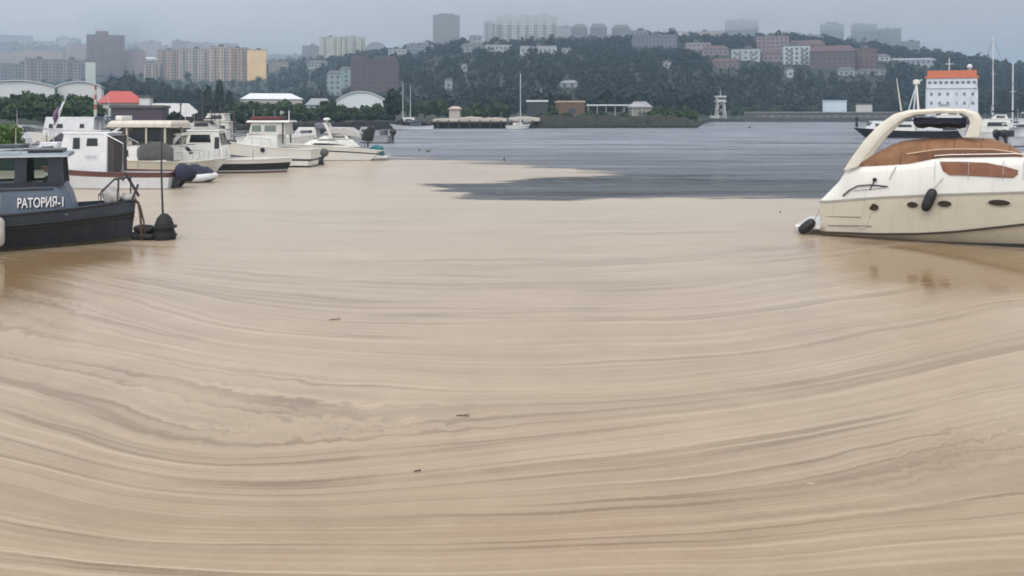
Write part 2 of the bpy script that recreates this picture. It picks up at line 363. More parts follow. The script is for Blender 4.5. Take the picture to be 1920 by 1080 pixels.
def scum_mat():
    m = bpy.data.materials.new('pollen_scum'); m.use_nodes = True
    t = m.node_tree; b = t.nodes['Principled BSDF']; out = t.nodes['Material Output']
    co = N(t, 'ShaderNodeTexCoord')
    A = {k: N(t, 'ShaderNodeAttribute', attribute_name=k).outputs['Fac'] for k in ('psi', 'edge', 'clear', 'turb', 'pale')}
    sp = N(t, 'ShaderNodeSeparateXYZ'); L(t, co, 'Object', sp, 0)
    # warp of the stream coordinate
    def nz(vec, scale, det, dist=0.0, rough=0.55):
        n = N(t, 'ShaderNodeTexNoise', i_Scale=scale, i_Detail=det, i_Distortion=dist, i_Roughness=rough); t.links.new(vec, n.inputs[0]); return n.outputs[0]
    w1 = math_n(t, 'SUBTRACT', nz(co.outputs['Object'], 0.22, 2.0), 0.5)
    w2 = math_n(t, 'SUBTRACT', nz(co.outputs['Object'], 2.2, 3.0, 1.2), 0.5)
    ps = math_n(t, 'ADD', A['psi'], math_n(t, 'MULTIPLY', w1, 0.07))
    ps = math_n(t, 'ADD', ps, math_n(t, 'MULTIPLY', w2, math_n(t, 'MULTIPLY_ADD', A['turb'], 0.085, 0.004)))
    def streak(fp, fx, det, off, rough=0.55):
        cb = N(t, 'ShaderNodeCombineXYZ')
        t.links.new(math_n(t, 'MULTIPLY', ps, fp), cb.inputs[0]); t.links.new(math_n(t, 'MULTIPLY', sp.outputs[0], fx), cb.inputs[1]); cb.inputs[2].default_value = off
        return nz(cb.outputs[0], 1.0, det, 0.0, rough)
    def rng(v, a, bb, c=0.0, d=1.0):
        n = N(t, 'ShaderNodeMapRange', i_1=a, i_2=bb, i_3=c, i_4=d); t.links.new(v, n.inputs[0]); return n.outputs[0]
    s1 = streak(7, 0.06, 3.0, 0.0); s2 = streak(30, 0.06, 5.0, 5.3, 0.62); s3 = streak(110, 0.12, 4.0, 9.1, 0.6); s4 = streak(22, 0.05, 2.0, 14.7)
    c = mixc(t, rng(s1, 0.32, 0.68), SC['lo'], SC['hi'])
    brk = rng(nz(co.outputs['Object'], 0.35, 4.0, 0.8), 0.38, 0.60, 0.60, 1.35)      # the drift lines fade in and out
    mot = nz(co.outputs['Object'], 0.9, 6.0, 0.9, 0.65)
    c = mixc(t, rng(mot, 0.50, 0.72, 0.0, 0.28), c, SC['lt'])
    c = mixc(t, rng(mot, 0.48, 0.30, 0.0, 0.28), c, SC['dk'])
    c = mixc(t, math_n(t, 'MULTIPLY', rng(s2, 0.36, 0.60, 0.0, 0.40), brk), c, SC['dk'])
    c = mixc(t, math_n(t, 'MULTIPLY', brk, math_n(t, 'MULTIPLY', rng(s4, 0.56, 0.60), rng(s4, 0.66, 0.61, 0.0, 0.66))), c, SC['ln'])  # narrow dark drift lines
    c = mixc(t, rng(s3, 0.54, 0.70, 0.0, 0.55), c, SC['lt'])
    c = mixc(t, rng(s3, 0.46, 0.32, 0.0, 0.55), c, SC['dk'])
    fine = nz(co.outputs['Object'], 14.0, 5.0, 0.4, 0.7)
    c = mixc(t, rng(fine, 0.52, 0.75, 0.0, 0.22), c, SC['lt'])
    for sc_, thr, colr, seedz, amt in ((3.2, 0.09, (0.56, 0.49, 0.39), 0.0, 0.4), (1.7, 0.05, (0.10, 0.075, 0.05), 7.0, 0.75)):   # foam flecks and bits of litter
        mpv = N(t, 'ShaderNodeMapping'); mpv.inputs['Location'].default_value = (seedz, seedz * 2, 0); mpv.inputs['Scale'].default_value = (0.55, 1, 1); L(t, co, 'Object', mpv, 0)
        vo = N(t, 'ShaderNodeTexVoronoi', i_Scale=sc_); L(t, mpv, 0, vo, 0)
        spc = N(t, 'ShaderNodeSeparateColor'); L(t, vo, 'Color', spc, 0)
        msk = math_n(t, 'MULTIPLY', math_n(t, 'LESS_THAN', vo.outputs['Distance'], math_n(t, 'MULTIPLY', spc.outputs[1], thr)), math_n(t, 'GREATER_THAN', spc.outputs[0], 0.72))
        c = mixc(t, math_n(t, 'MULTIPLY', msk, amt), c, colr)
    tint = nz(co.outputs['Object'], 0.16, 3.0, 0.5)
    c = mixc(t, rng(tint, 0.35, 0.7, 0.0, 0.45), c, SC['pk'], 'MULTIPLY')
    clr = math_n(t, 'ADD', A['clear'], math_n(t, 'MULTIPLY', math_n(t, 'SUBTRACT', s2, 0.5), 1.3))
    clr = math_n(t, 'MULTIPLY', rng(clr, 0.25, 0.95), rng(A['clear'], 0.05, 0.35))
    c = mixc(t, math_n(t, 'MULTIPLY', clr, 0.8), c, SC['br'])
    c = mixc(t, math_n(t, 'MULTIPLY', A['pale'], 0.42), c, (0.55, 0.50, 0.43))   # paler scum farther out, its sky sheen mixed into the colour
    t.links.new(c, b.inputs['Base Color'])
    t.links.new(rng(clr, 0.0, 1.0, 0.30, 0.07), b.inputs['Roughness'])
    b.inputs['IOR'].default_value = 1.333; b.inputs['Specular IOR Level'].default_value = 0.5
    h = math_n(t, 'ADD', math_n(t, 'MULTIPLY', s2, 0.6), math_n(t, 'MULTIPLY', nz(co.outputs['Object'], 3.0, 4.0, 0.5), 0.5))
    bp = N(t, 'ShaderNodeBump', i_Strength=0.35, i_Distance=0.02); t.links.new(h, bp.inputs['Height']); L(t, bp, 0, b, 'Normal')
    # ragged, thinning edge towards the open water
    cb2 = N(t, 'ShaderNodeMapping'); cb2.inputs['Scale'].default_value = (0.10, 0.45, 1); L(t, co, 'Object', cb2, 0)
    en = nz(cb2.outputs[0], 1.0, 5.0, 0.6, 0.65)
    e = math_n(t, 'ADD', A['edge'], math_n(t, 'MULTIPLY', math_n(t, 'SUBTRACT', en, 0.5), 48.0))
    al = math_n(t, 'MULTIPLY', rng(e, -3.2, 1.8), rng(A['edge'], -7.5, -3.5))
    tr = N(t, 'ShaderNodeBsdfTransparent'); mx = N(t, 'ShaderNodeMixShader')
    t.links.new(al, mx.inputs[0]); L(t, tr, 0, mx, 1); L(t, b, 0, mx, 2); L(t, mx, 0, out, 0)
    return m
SC = dict(lo=(0.315, 0.236, 0.148), hi=(0.375, 0.290, 0.192), dk=(0.235, 0.168, 0.106), ln=(0.17, 0.117, 0.068), lt=(0.485, 0.39, 0.275), pk=(0.97, 0.89, 0.925), br=(0.17, 0.090, 0.018))
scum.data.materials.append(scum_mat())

# ------------------------------------------------------------------ terrain
def tab(t): return np.array([p[0] for p in t], float), np.array([p[1] for p in t], float)
T_SH = tab([(-3000, 90), (-600, 82), (0, 86), (300, 100), (450, 125), (600, 150), (700, 185), (760, 204), (1000, 207), (1305, 211), (1330, 350), (1640, 360), (1750, 300), (1920, 260), (2600, 230), (5000, 230)])
T_HB = tab([(-3000, 600), (0, 560), (500, 500), (700, 450), (1000, 420), (1900, 470), (5000, 500)])
T_RD = tab([(-3000, 1900), (0, 1750), (500, 1500), (700, 1180), (900, 980), (1300, 900), (1600, 940), (1750, 900), (1920, 820), (5000, 800)])
T_RY = tab([(-3000, 90), (0, 84), (250, 92), (400, 102), (520, 116), (640, 114), (760, 110), (850, 100), (950, 96), (1100, 92), (1250, 90), (1400, 92), (1550, 92), (1680, 102), (1740, 116), (1800, 124), (1920, 140), (2300, 155), (5000, 150)])
def ii(T, x): return np.interp(x, T[0], T[1])
def ground_z(px, d):
    px = np.asarray(px, float); d = np.asarray(d, float)
    sh, hb, rd = ii(T_SH, px), ii(T_HB, px), ii(T_RD, px)
    zr = CH - (ii(T_RY, px) - YH) / F * rd
    pl = 1.3 * np.clip((d - sh) / 2.0, -1.5, 1) + np.clip((d - sh - 4) / 200, 0, 1) * 2.2
    t_ = np.clip((d - hb) / (rd - hb), 0, 1)
    k_ = np.clip((px - 450) / 300, 0, 1)
    hill = (1 - k_) * t_ ** 1.25 + k_ * np.sin(t_ * math.pi / 2) ** 1.15
    z = pl + (zr - 3.5) * hill
    z = z - np.clip(d - rd - 150, 0, 3000) * 0.03
    X = (px - 960) / F * d
    amp = np.clip((d - hb) / 250, 0, 1) * 2.2
    return z + amp * (np.sin(X * 0.021 + d * 0.013) + 0.6 * np.sin(X * 0.047 - d * 0.031 + 1.7))
pxs = np.concatenate([np.arange(-3000, -200, 80), np.arange(-200, 2200, 12), np.arange(2200, 5000, 80)]).astype(float)
ts = np.concatenate([np.linspace(0, 0.02, 4), np.linspace(0.03, 1, 70) ** 1.3, [1.2, 1.5, 2.0, 3.0]])
PXg, Tg = np.meshgrid(pxs, ts)
shg, rdg = ii(T_SH, PXg) - 2.5, ii(T_RD, PXg)
Dg = shg + (rdg - shg) * Tg
# a first strip of 4 metres rising out of the water
for k, off in enumerate((0.0, 2.0, 2.6, 4.5)): Dg[k] = shg[k] + off
Dg = np.sort(Dg, axis=0)
terrain = grid_mesh('terrain', (PXg - 960) / F * Dg, Dg, ground_z(PXg, Dg))
terrain['kind'] = 'structure'; terrain['label'] = 'wooded hillside and low shore land behind the harbour'
terrain.data.materials.append(mat('hill_ground', (0.018, 0.024, 0.014), 0.95, var=0.4, vscale=0.02))

def find_d(px, yb, d0=None):
    """nearest distance at which the ground seen in column px reaches photo row yb"""
    ds = np.linspace(ii(T_SH, px) + 5 if d0 is None else d0, ii(T_RD, px) + 100, 900)
    yy = YH - (ground_z(np.full_like(ds, px), ds) - CH) / ds * F
    k = np.nonzero(yy <= yb)[0]
    return float(ds[k[0]]) if len(k) else float(ii(T_RD, px))

# ------------------------------------------------------------------ trees
def leaf_mat(name, a, b_):
    m = bpy.data.materials.new(name); m.use_nodes = True
    t = m.node_tree; b = t.nodes['Principled BSDF']
    at_ = N(t, 'ShaderNodeAttribute', attribute_name='tint')
    t.links.new(mixc(t, at_.outputs['Fac'], a, b_), b.inputs['Base Color'])
    b.inputs['Roughness'].default_value = 0.75; b.inputs['Specular IOR Level'].default_value = 0.25
    return m
LEAF_WOOD = leaf_mat('woodland_leaves', (0.003, 0.008, 0.008), (0.014, 0.024, 0.017))
LEAF_MID = leaf_mat('broadleaf_leaves', (0.012, 0.030, 0.010), (0.045, 0.080, 0.022))
LEAF_DARK = leaf_mat('dark_conifer_needles', (0.006, 0.016, 0.010), (0.018, 0.036, 0.018))
LEAF_BUSH = leaf_mat('bush_leaves', (0.035, 0.075, 0.015), (0.10, 0.165, 0.03))
BARK = mat('tree_bark', (0.07, 0.055, 0.04), 0.9, var=0.3, vscale=6)

def quads(centres, size, normals, tint, rng):
    """square leaf sprays: numpy arrays -> verts, quads, tint per vertex"""
    n = len(centres)
    a = rng.normal(size=(n, 3)); nn = normals + rng.normal(size=(n, 3)) * 0.55
    nn /= np.linalg.norm(nn, axis=1, keepdims=True) + 1e-9
    u = np.cross(nn, a); u /= np.linalg.norm(u, axis=1, keepdims=True) + 1e-9
    v = np.cross(nn, u)
    s = (size * rng.uniform(0.6, 1.3, n))[:, None]
    e = rng.uniform(0.55, 1.0, n)[:, None]
    P = np.stack([centres - u * s - v * s * e, centres + u * s - v * s * e * 0.6, centres + u * s * 0.8 + v * s * e, centres - u * s * 0.7 + v * s * e * 0.8], 1)
    return P.reshape(-1, 3), np.repeat(tint, 4)
def quad_object(name, V, tint, m, parent=None):
    n = len(V) // 4
    me = bpy.data.meshes.new(name)
    me.vertices.add(len(V)); me.vertices.foreach_set('co', V.astype(np.float32).reshape(-1))
    me.loops.add(n * 4); me.loops.foreach_set('vertex_index', np.arange(n * 4, dtype=np.int32))
    me.polygons.add(n); me.polygons.foreach_set('loop_start', np.arange(0, n * 4, 4, dtype=np.int32))
    me.update(calc_edges=True)
    a = me.attributes.new('tint', 'FLOAT', 'POINT'); a.data.foreach_set('value', tint.astype(np.float32))
    me.materials.append(m)
    o = bpy.data.objects.new(name, me); COL.objects.link(o)
    if parent: o.parent = parent
    return o
def crown_points(n, rng, lobes=7, shape='round'):
    """points and outward normals for a unit crown (radius ~1, height 2, centre 0), clumped into uneven lobes"""
    if shape == 'cone':
        z = rng.uniform(-1, 1, n) ** 1; z = 1 - 2 * np.sqrt(rng.uniform(0, 1, n)); z = -z if False else z
        rad = (0.12 + 0.85 * (1 - z) / 2) * rng.uniform(0.75, 1.08, n) * (0.85 + 0.2 * np.sin(z * 14))
        th = rng.uniform(0, 2 * math.pi, n)
        p = np.stack([rad * np.cos(th), rad * np.sin(th), z], -1); nn = np.stack([np.cos(th), np.sin(th), np.full(n, 0.4)], -1)
        return p, nn, rng.uniform(0, 1, n)
    c = rng.normal(size=(lobes, 3)); c /= np.linalg.norm(c, axis=1, keepdims=True); c *= rng.uniform(0.3, 0.62, (lobes, 1)); c[:, 2] *= 0.95
    r = rng.uniform(0.38, 0.6, lobes); k = rng.integers(0, lobes, n)
    d = rng.normal(size=(n, 3)); d /= np.linalg.norm(d, axis=1, keepdims=True)
    p = c[k] + d * (r[k] * rng.uniform(0.7, 1.06, n))[:, None]
    lt = rng.uniform(0, 1, lobes)
    return p, d, np.clip(lt[k] * 0.6 + rng.uniform(0, 0.5, n), 0, 1)

# the far wood on the hill: one mass nobody could count
FOOT = []                                # (px0, px1, d0, d1) kept free for buildings; filled by the building code
def scatter_forest():
    rng = np.random.default_rng(5); V, T = [], []
    n_try = 17000
    px = rng.uniform(-300, 2250, n_try); u = rng.uniform(0, 1, n_try)
    hb, rd = np.maximum(ii(T_HB, px) - 110, ii(T_SH, px) + 55), ii(T_RD, px) + 60
    d = np.sqrt(hb ** 2 + u * (rd ** 2 - hb ** 2))
    dens = np.interp(px, [0, 420, 520, 700, 800, 2200], [0.35, 0.4, 0.75, 0.85, 1.0, 1.0])
    dens = dens * np.where(d < ii(T_HB, px), 0.5, 1)
    ok = rng.uniform(0, 1, n_try) < dens
    low = np.ones(n_try)
    for a, b, e, f in FOOT:
        inx = (px > a - 4) & (px < b + 4)
        ok &= ~(inx & (d > e - 7) & (d < f + 6))
        if e > 500: low = np.where(inx & (d > e - 60) & (d <= e - 7), 0.38, low)
    px, d, low = px[ok], d[ok], low[ok]; z = ground_z(px, d); X = (px - 960) / F * d
    for i in range(len(px)):
        h = rng.uniform(3.6, 9.0) + (3.5 if rng.uniform() < 0.15 else 0)
        h *= low[i]; rr = h * rng.uniform(0.34, 0.52); far = d[i] > 700
        n = 34 if far else 60
        p, nn, tt = crown_points(n, rng, 5)
        base = rng.uniform(-0.3, 0.3) + 0.22 * math.sin(X[i] * 0.03 + 1) * math.sin(d[i] * 0.023)
        c = p * np.array([rr, rr, h * 0.5]) + np.array([X[i], d[i], z[i] + h * 0.52])
        v, t_ = quads(c, np.full(n, h * (0.125 if far else 0.095)), nn, np.clip(tt + base, 0, 1), rng); V.append(v); T.append(t_)
    o = quad_object('woodland', np.concatenate(V), np.concatenate(T), LEAF_WOOD)
    o['kind'] = 'stuff'; o['label'] = 'dark green wood covering the hill across the harbour'
TREE_N = [0]
def make_tree(px, ytop, d, wpx, label, group=None, shape='round', m=None, name='broadleaf_tree', base=None, n=420, leaf=None):
    rng = np.random.default_rng(100 + TREE_N[0]); TREE_N[0] += 1
    z0 = float(ground_z(px, d)) if base is None else base
    top = zy(ytop, d); h = max(2.0, top - z0); rr = wpx / 2 / F * d * (1.0 if shape == 'cone' else 1.12)
    t = thing(name, label, 'tree', (pd(px, d), d, z0 - 0.1), rng.uniform(0, 6), group)
    cb = h * 0.05
    p, nn, tt = crown_points(n, rng, 9, shape)
    c = p * np.array([rr, rr, (h - cb) / 2]) + np.array([0, 0, cb + (h - cb) / 2])
    lf = leaf or 0.085 * (rr * 2 + h) / 2
    v, ti = quads(c, np.full(n, lf), nn, tt, rng)
    quad_object('crown', v, ti, m or LEAF_MID, t)
    tb = MB(); r0 = max(0.12, h * 0.028)
    tb.tube([(0, 0, -0.6), (0.02 * h, 0, h * 0.3), (0, 0.03 * h, h * 0.6), (0.01 * h, 0, h * 0.86)], [r0 * 1.25, r0, r0 * 0.6, r0 * 0.2], 7)
    if shape != 'cone':
        for k in range(4):
            a = rng.uniform(0, 6.28); tb.tube([(0.01 * h, 0.01 * h, h * (0.25 + 0.09 * k)), (math.cos(a) * rr * 0.35, math.sin(a) * rr * 0.35, h * (0.42 + 0.09 * k)), (math.cos(a) * rr * 0.6, math.sin(a) * rr * 0.6, h * (0.6 + 0.07 * k))], [r0 * 0.5, r0 * 0.35, r0 * 0.12], 5)
    tb.build('trunk', BARK, t, smooth=60)
    return t
# ------------------------------------------------------------------ town on the hill
WINM = mat('far_window_glass', (0.05, 0.06, 0.07), 0.25, var=0.3, vscale=0.2)
ROOFD = mat('roof_felt', (0.10, 0.095, 0.095), 0.85, var=0.25, vscale=0.3)
ROOFW = mat('pale_metal_roof', (0.62, 0.64, 0.66), 0.5, var=0.06, vscale=0.3)
ROOFR = mat('red_metal_roof', (0.42, 0.055, 0.04), 0.5, var=0.12, vscale=0.4)
ROOFG = mat('grey_slate_roof', (0.24, 0.25, 0.26), 0.7, var=0.15, vscale=0.5)
ROOFM = mat('maroon_roof', (0.085, 0.045, 0.048), 0.7, var=0.2, vscale=0.4)
BALC = mat('balcony_panel', (0.19, 0.185, 0.175), 0.7, var=0.2, vscale=0.2)
WALLS = {}
def wallmat(col):
    k = tuple(col)
    if k not in WALLS: WALLS[k] = mat('plaster_wall_%02d' % len(WALLS), col, 0.85, var=0.14, vscale=0.08, dirt=0.18)
    return WALLS[k]
BN = [0]
def building(name, label, cat, px0, px1, ytop, yb, col, d=None, depth=14, yaw=None, roof='flat', fl=3.0, bay=3.2, bands=False, wings=None, group=None, win=True, rh=None, roofm=None, lift=True):
    rng = random.Random(50 + BN[0]); BN[0] += 1
    pc = (px0 + px1) / 2
    if d is None: d = find_d(pc, yb)
    z0 = float(ground_z(pc, d)); z1 = zy(ytop, d)
    W = (px1 - px0) / F * d; H = max(2.5, z1 - z0)
    yaw = rng.uniform(-9, 9) if yaw is None else yaw
    FOOT.append((px0, px1, d - 1, d + depth + 2))
    t = thing(name, label, cat, (pd(pc, d), d, z0), R(yaw) - math.atan2(pd(pc, d), d), group)
    W = W / max(0.6, math.cos(R(yaw)))
    if roof == 'gable': rh = rh or min(H * 0.4, 0.3 * W, 4.5)
    elif roof == 'arch': rh = rh or H * 0.35
    else: rh = 0
    Hw = H - rh
    b = MB(); low = -min(14, 5 + H * 0.3)
    b.bb(-W / 2, W / 2, 0, depth, low, Hw)
    for (fx0, fx1, hh) in (wings or []):             # lower or taller bays: fractions of the width, height above the main wall
        b.bb(-W / 2 + fx0 * W, -W / 2 + fx1 * W, 0.4, depth - 0.4, Hw + 0.01, Hw + hh)
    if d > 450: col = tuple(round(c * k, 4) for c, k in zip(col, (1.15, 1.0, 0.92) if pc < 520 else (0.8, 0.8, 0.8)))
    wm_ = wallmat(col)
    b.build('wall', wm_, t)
    r = MB()
    if roof == 'flat':
        r.bb(-W / 2 - 0.25, W / 2 + 0.25, -0.25, depth + 0.25, Hw + 0.02, Hw + 0.5)
        if lift and W > 10:
            for k in range(max(1, int(W / 22))):
                x = -W / 2 + (k + 0.5) * W / max(1, int(W / 22)) + rng.uniform(-2, 2)
                r.bb(x - 2.2, x + 2.2, depth * 0.3, depth * 0.65, Hw + 0.51, Hw + rng.uniform(2.0, 3.4))
            r.tube([(W * 0.2, depth * 0.4, Hw), (W * 0.2, depth * 0.4, Hw + 5)], 0.12, 4)
    elif roof == 'gable':
        e = 0.5
        r.add([(-W / 2 - e, -e, Hw + 0.05), (W / 2 + e, -e, Hw + 0.05), (W / 2 + e, depth + e, Hw + 0.05), (-W / 2 - e, depth + e, Hw + 0.05), (-W / 2 + min(W * .2, 3), depth / 2, H), (W / 2 - min(W * .2, 3), depth / 2, H)],
              [(0, 1, 5, 4), (2, 3, 4, 5), (1, 2, 5), (3, 0, 4), (0, 3, 2, 1)])
    elif roof == 'arch':
        n = 12; ring = [(-W / 2 - 0.3 + (W + 0.6) * k / n, Hw + 0.03 + rh * math.sin(math.pi * k / n) ** 0.8) for k in range(n + 1)]
        ring = ring + [(x, z - 0.25) for x, z in reversed(ring)]
        r.prism(ring, -0.5, depth + 0.5)
        g = MB(); g.prism([(-W / 2, Hw)] + [(-W / 2 + W * k / n, Hw + 0.01 + (rh - 0.3) * math.sin(math.pi * k / n) ** 0.8) for k in range(1, n)] + [(W / 2, Hw)], 0.05, 0.3)
        g.build('gable_end', wm_, t)
    r.build('roof', roofm or ROOFD, t)
    if win:
        wb = MB(); nf = max(1, int((Hw - 0.6) / fl)); nb = max(1, int((W - 1) / bay))
        for i in range(nf):
            z = Hw - 0.5 - (i + 0.5) * (Hw - 0.6) / nf
            for j in range(nb):
                x = -W / 2 + 0.5 + (j + 0.5) * (W - 1) / nb
                ww, hh = bay * 0.25 * rng.uniform(0.85, 1.1), fl * 0.26
                wb.bb(x - ww, x + ww, -0.06, 0.1, z - hh, z + hh)
            for j in range(max(1, int(depth / bay))):
                y = (j + 0.5) * depth / max(1, int(depth / bay))
                for sx in (-1, 1): wb.bb(sx * W / 2 - 0.06, sx * W / 2 + 0.06, y - 0.7, y + 0.7, z - 0.8, z + 0.8)
        o = wb.build('windows', WINM, t, kind='stuff')
        if bands:
            bb = MB(); nb2 = max(2, int(nb / 3))
            for j in range(nb2):
                x = -W / 2 + (j + 0.5) * W / nb2
                for i in range(nf):
                    z = Hw - 0.5 - (i + 0.5) * (Hw - 0.6) / nf
                    bb.bb(x - bay * 0.55, x + bay * 0.55, -1.1, 0, z - 1.35, z - 0.35)
            bb.build('balconies', BALC, t, kind='stuff')
    return t
AB = 'apartment_block'; AC = 'apartment block'
def apt(label, *a, **k): return building(AB, label, AC, *a, **k)

# left: the far, mistier part of the town
apt('long pale blue block at the far left of the skyline', -30, 56, 66, 96, (0.20, 0.25, 0.30), d=2300)
apt('small pinkish block below the long pale blue one', 18, 58, 76, 100, (0.36, 0.27, 0.25), d=2100)
apt('broad grey block on the far left above the white hall roofs', -20, 62, 120, 153, (0.23, 0.23, 0.25), bands=True)
apt('pinkish beige block behind the broad mauve block', 45, 112, 95, 122, (0.40, 0.31, 0.27))
apt('wide mauve grey block left of the dark mauve tower', 56, 160, 112, 153, (0.26, 0.22, 0.24), bands=True)
building('tower', 'thin white tower block left of the dark mauve tower', 'tower block', 113, 127, 68, 112, (0.44, 0.46, 0.48), d=1700, depth=9, lift=False)
apt('mauve block stepped against the dark mauve tower', 129, 166, 82, 120, (0.30, 0.23, 0.24))
apt('dark mauve brick tower with a stepped roof at left', 165, 228, 66, 140, (0.17, 0.105, 0.115), wings=[(0.25, 0.55, 5)], bands=True)
building('tower', 'tower fading into the low cloud behind the dark mauve tower', 'tower block', 206, 264, 44, 110, (0.26, 0.30, 0.30), d=2300)
apt('low mauve block at the right foot of the dark mauve tower', 229, 270, 96, 140, (0.28, 0.21, 0.22))
building('stair_tower', 'narrow pale teal panel tower standing before the mauve blocks', 'tower', 161, 178, 116, 150, (0.45, 0.56, 0.55), d=640, depth=7, win=False, lift=False)
apt('grey block with a flat roof above the white sheds', 268, 302, 78, 108, (0.33, 0.31, 0.32))
apt('dark narrow block with a raised roof right of the grey flat one', 325, 348, 77, 108, (0.20, 0.20, 0.21))
apt('hazy pale block between the two narrow hill blocks', 300, 326, 86, 108, (0.32, 0.31, 0.31), d=1650)
building('shed', 'wide white roofed shed among the hillside blocks', 'shed', 266, 293, 106, 118, (0.45, 0.45, 0.45), roof='gable', roofm=ROOFW, win=False)
building('shed', 'small white roofed shed right of the wide one', 'shed', 316, 336, 104, 118, (0.45, 0.45, 0.45), roof='gable', roofm=ROOFW, win=False)
apt('brownish block with striped stairwells left of the striped grey slab', 296, 336, 94, 150, (0.33, 0.25, 0.21), bands=True)
apt('grey slab block with vertical stripes', 337, 394, 92, 152, (0.36, 0.33, 0.31), bands=True)
apt('beige striped slab block in the middle of the row', 395, 431, 88, 152, (0.45, 0.38, 0.30), bands=True)
apt('brown slab block next to the yellow end wall', 432, 466, 90, 152, (0.34, 0.25, 0.20), bands=True)
apt('yellow end wall block with a dark roof edge', 464, 498, 94, 150, (0.66, 0.52, 0.28), win=False, yaw=-4, roofm=ROOFM)
apt('long low whitish block on the saddle of the hill', 503, 566, 103, 118, (0.42, 0.43, 0.45))
apt('grey brown block left of the cream twin towers', 567, 601, 86, 118, (0.24, 0.22, 0.23))
building('tower', 'left one of the cream twin towers', 'tower block', 599, 638, 70, 110, (0.66, 0.63, 0.48), bands=True, d=1180)
building('tower', 'right one of the cream twin towers', 'tower block', 642, 686, 70, 110, (0.66, 0.63, 0.48), bands=True, d=1180)
apt('grey block with a rounded dark roof beside the cream towers', 685, 725, 79, 110, (0.34, 0.34, 0.34), roof='arch', d=1150)
apt('maroon brick block rising over the white hangar', 658, 747, 112, 172, (0.12, 0.072, 0.078), d=560, wings=[(0.05, 0.3, 2.5), (0.7, 0.95, 2.0)], bay=3.0)
building('house', 'pale teal house left of the maroon block', 'house', 616, 640, 131, 152, (0.36, 0.43, 0.42), roof='gable', d=600)
building('house', 'smaller pale house touching the maroon block', 'house', 640, 658, 124, 148, (0.32, 0.40, 0.40), roof='gable', d=640)
# centre ridge
apt('row of bluish ridge houses left of the grey tower', 762, 812, 84, 104, (0.27, 0.30, 0.33), wings=[(0.1, 0.3, 2), (0.6, 0.8, 3)])
building('tower', 'tall grey tower block with a stepped crown, alone on the ridge', 'tower block', 813, 862, 29, 96, (0.27, 0.265, 0.26), wings=[(0.22, 0.78, 2.4)], bay=2.6, bands=False, d=1050, yaw=4)
apt('low pale houses between the grey tower and the white slab', 863, 908, 80, 98, (0.34, 0.37, 0.40), roof='gable')
apt('white left wing with dark balconies of the big ridge slab', 908, 930, 42, 96, (0.50, 0.51, 0.51), bands=True, d=1020, yaw=3)
apt('big white slab block with its top lost in cloud', 930, 1046, 30, 94, (0.56, 0.56, 0.55), bands=True, d=1030, yaw=2)
apt('pale grey block leaning on the big white slab', 1046, 1074, 50, 92, (0.42, 0.43, 0.44), d=1020)
GB = 'gabled grey blocks on the ridge'
apt('left one of three gabled grey blocks on the ridge', 1072, 1100, 44, 90, (0.15, 0.165, 0.18), roof='gable', rh=5, group=GB, roofm=ROOFD, d=960)
apt('middle one of three gabled grey blocks on the ridge', 1108, 1138, 43, 90, (0.15, 0.165, 0.18), roof='gable', rh=5, group=GB, roofm=ROOFD, d=960)
apt('right one of three gabled grey blocks on the ridge', 1147, 1180, 45, 90, (0.15, 0.165, 0.18), roof='gable', rh=5, group=GB, roofm=ROOFD, d=960)
apt('lower pale block linking the gabled grey blocks', 1070, 1178, 66, 92, (0.22, 0.235, 0.25), d=945)
apt('low dark long block right of the gabled blocks', 1186, 1268, 66, 90, (0.17, 0.19, 0.21))
apt('white gable end of the long beige block', 1266, 1284, 60, 86, (0.60, 0.60, 0.58), win=False, d=905, lift=False)
apt('long beige block on the ridge', 1284, 1360, 60, 86, (0.46, 0.42, 0.38), d=905)
# right ridge
building('tower', 'dark grey tower fading upward into cloud beside the beige block', 'tower block', 1360, 1421, 38, 92, (0.20, 0.21, 0.24), d=1120, bands=True)
apt('mauve block right of the fading dark tower', 1420, 1478, 68, 100, (0.28, 0.20, 0.22))
apt('pinkish terrace houses halfway down the right hill', 1334, 1384, 108, 128, (0.23, 0.17, 0.175), roof='gable', roofm=ROOFM)
apt('mauve terrace above the pinkish houses', 1318, 1366, 84, 104, (0.28, 0.22, 0.24), roof='gable', roofm=ROOFM)
apt('pale block with white bays under the fading tower', 1372, 1424, 92, 114, (0.44, 0.48, 0.50), bands=True)
apt('pale teal white block above the right woods', 1470, 1518, 86, 122, (0.50, 0.57, 0.60), bands=True, yaw=8)
apt('dark maroon roofed long block behind the pale teal one', 1478, 1545, 74, 100, (0.20, 0.10, 0.11), roof='gable', roofm=ROOFM)
apt('large maroon brick block on the right ridge', 1520, 1600, 84, 132, (0.135, 0.090, 0.095), roof='gable', roofm=ROOFM)
apt('brick red block adjoining the maroon one', 1600, 1640, 92, 130, (0.175, 0.095, 0.093))
building('tower', 'grey tower with a raised crown above the maroon block', 'tower block', 1539, 1581, 46, 92, (0.23, 0.25, 0.27), wings=[(0.25, 0.75, 4)], d=1180)
building('tower', 'left half of the grey twin towers on the right ridge', 'tower block', 1597, 1641, 47, 92, (0.24, 0.26, 0.28), wings=[(0.1, 0.5, 3)], d=1150, bands=True)
building('tower', 'right half of the grey twin towers on the right ridge', 'tower block', 1642, 1688, 54, 94, (0.25, 0.27, 0.29), d=1150, bands=True)
building('house', 'low white house at the foot of the grey twin towers', 'house', 1640, 1668, 100, 114, (0.50, 0.52, 0.53), roof='gable')
building('house', 'long pale blue roofed house on the right slope', 'house', 1672, 1752, 108, 120, (0.36, 0.40, 0.44), roof='gable', roofm=ROOFG)
building('house', 'white house half hidden in the woods below the ridge', 'house', 1052, 1074, 88, 100, (0.55, 0.57, 0.58), roof='gable')
building('house', 'pale house standing in the middle of the dark wood', 'house', 1242, 1258, 112, 128, (0.44, 0.46, 0.48), roof='gable')
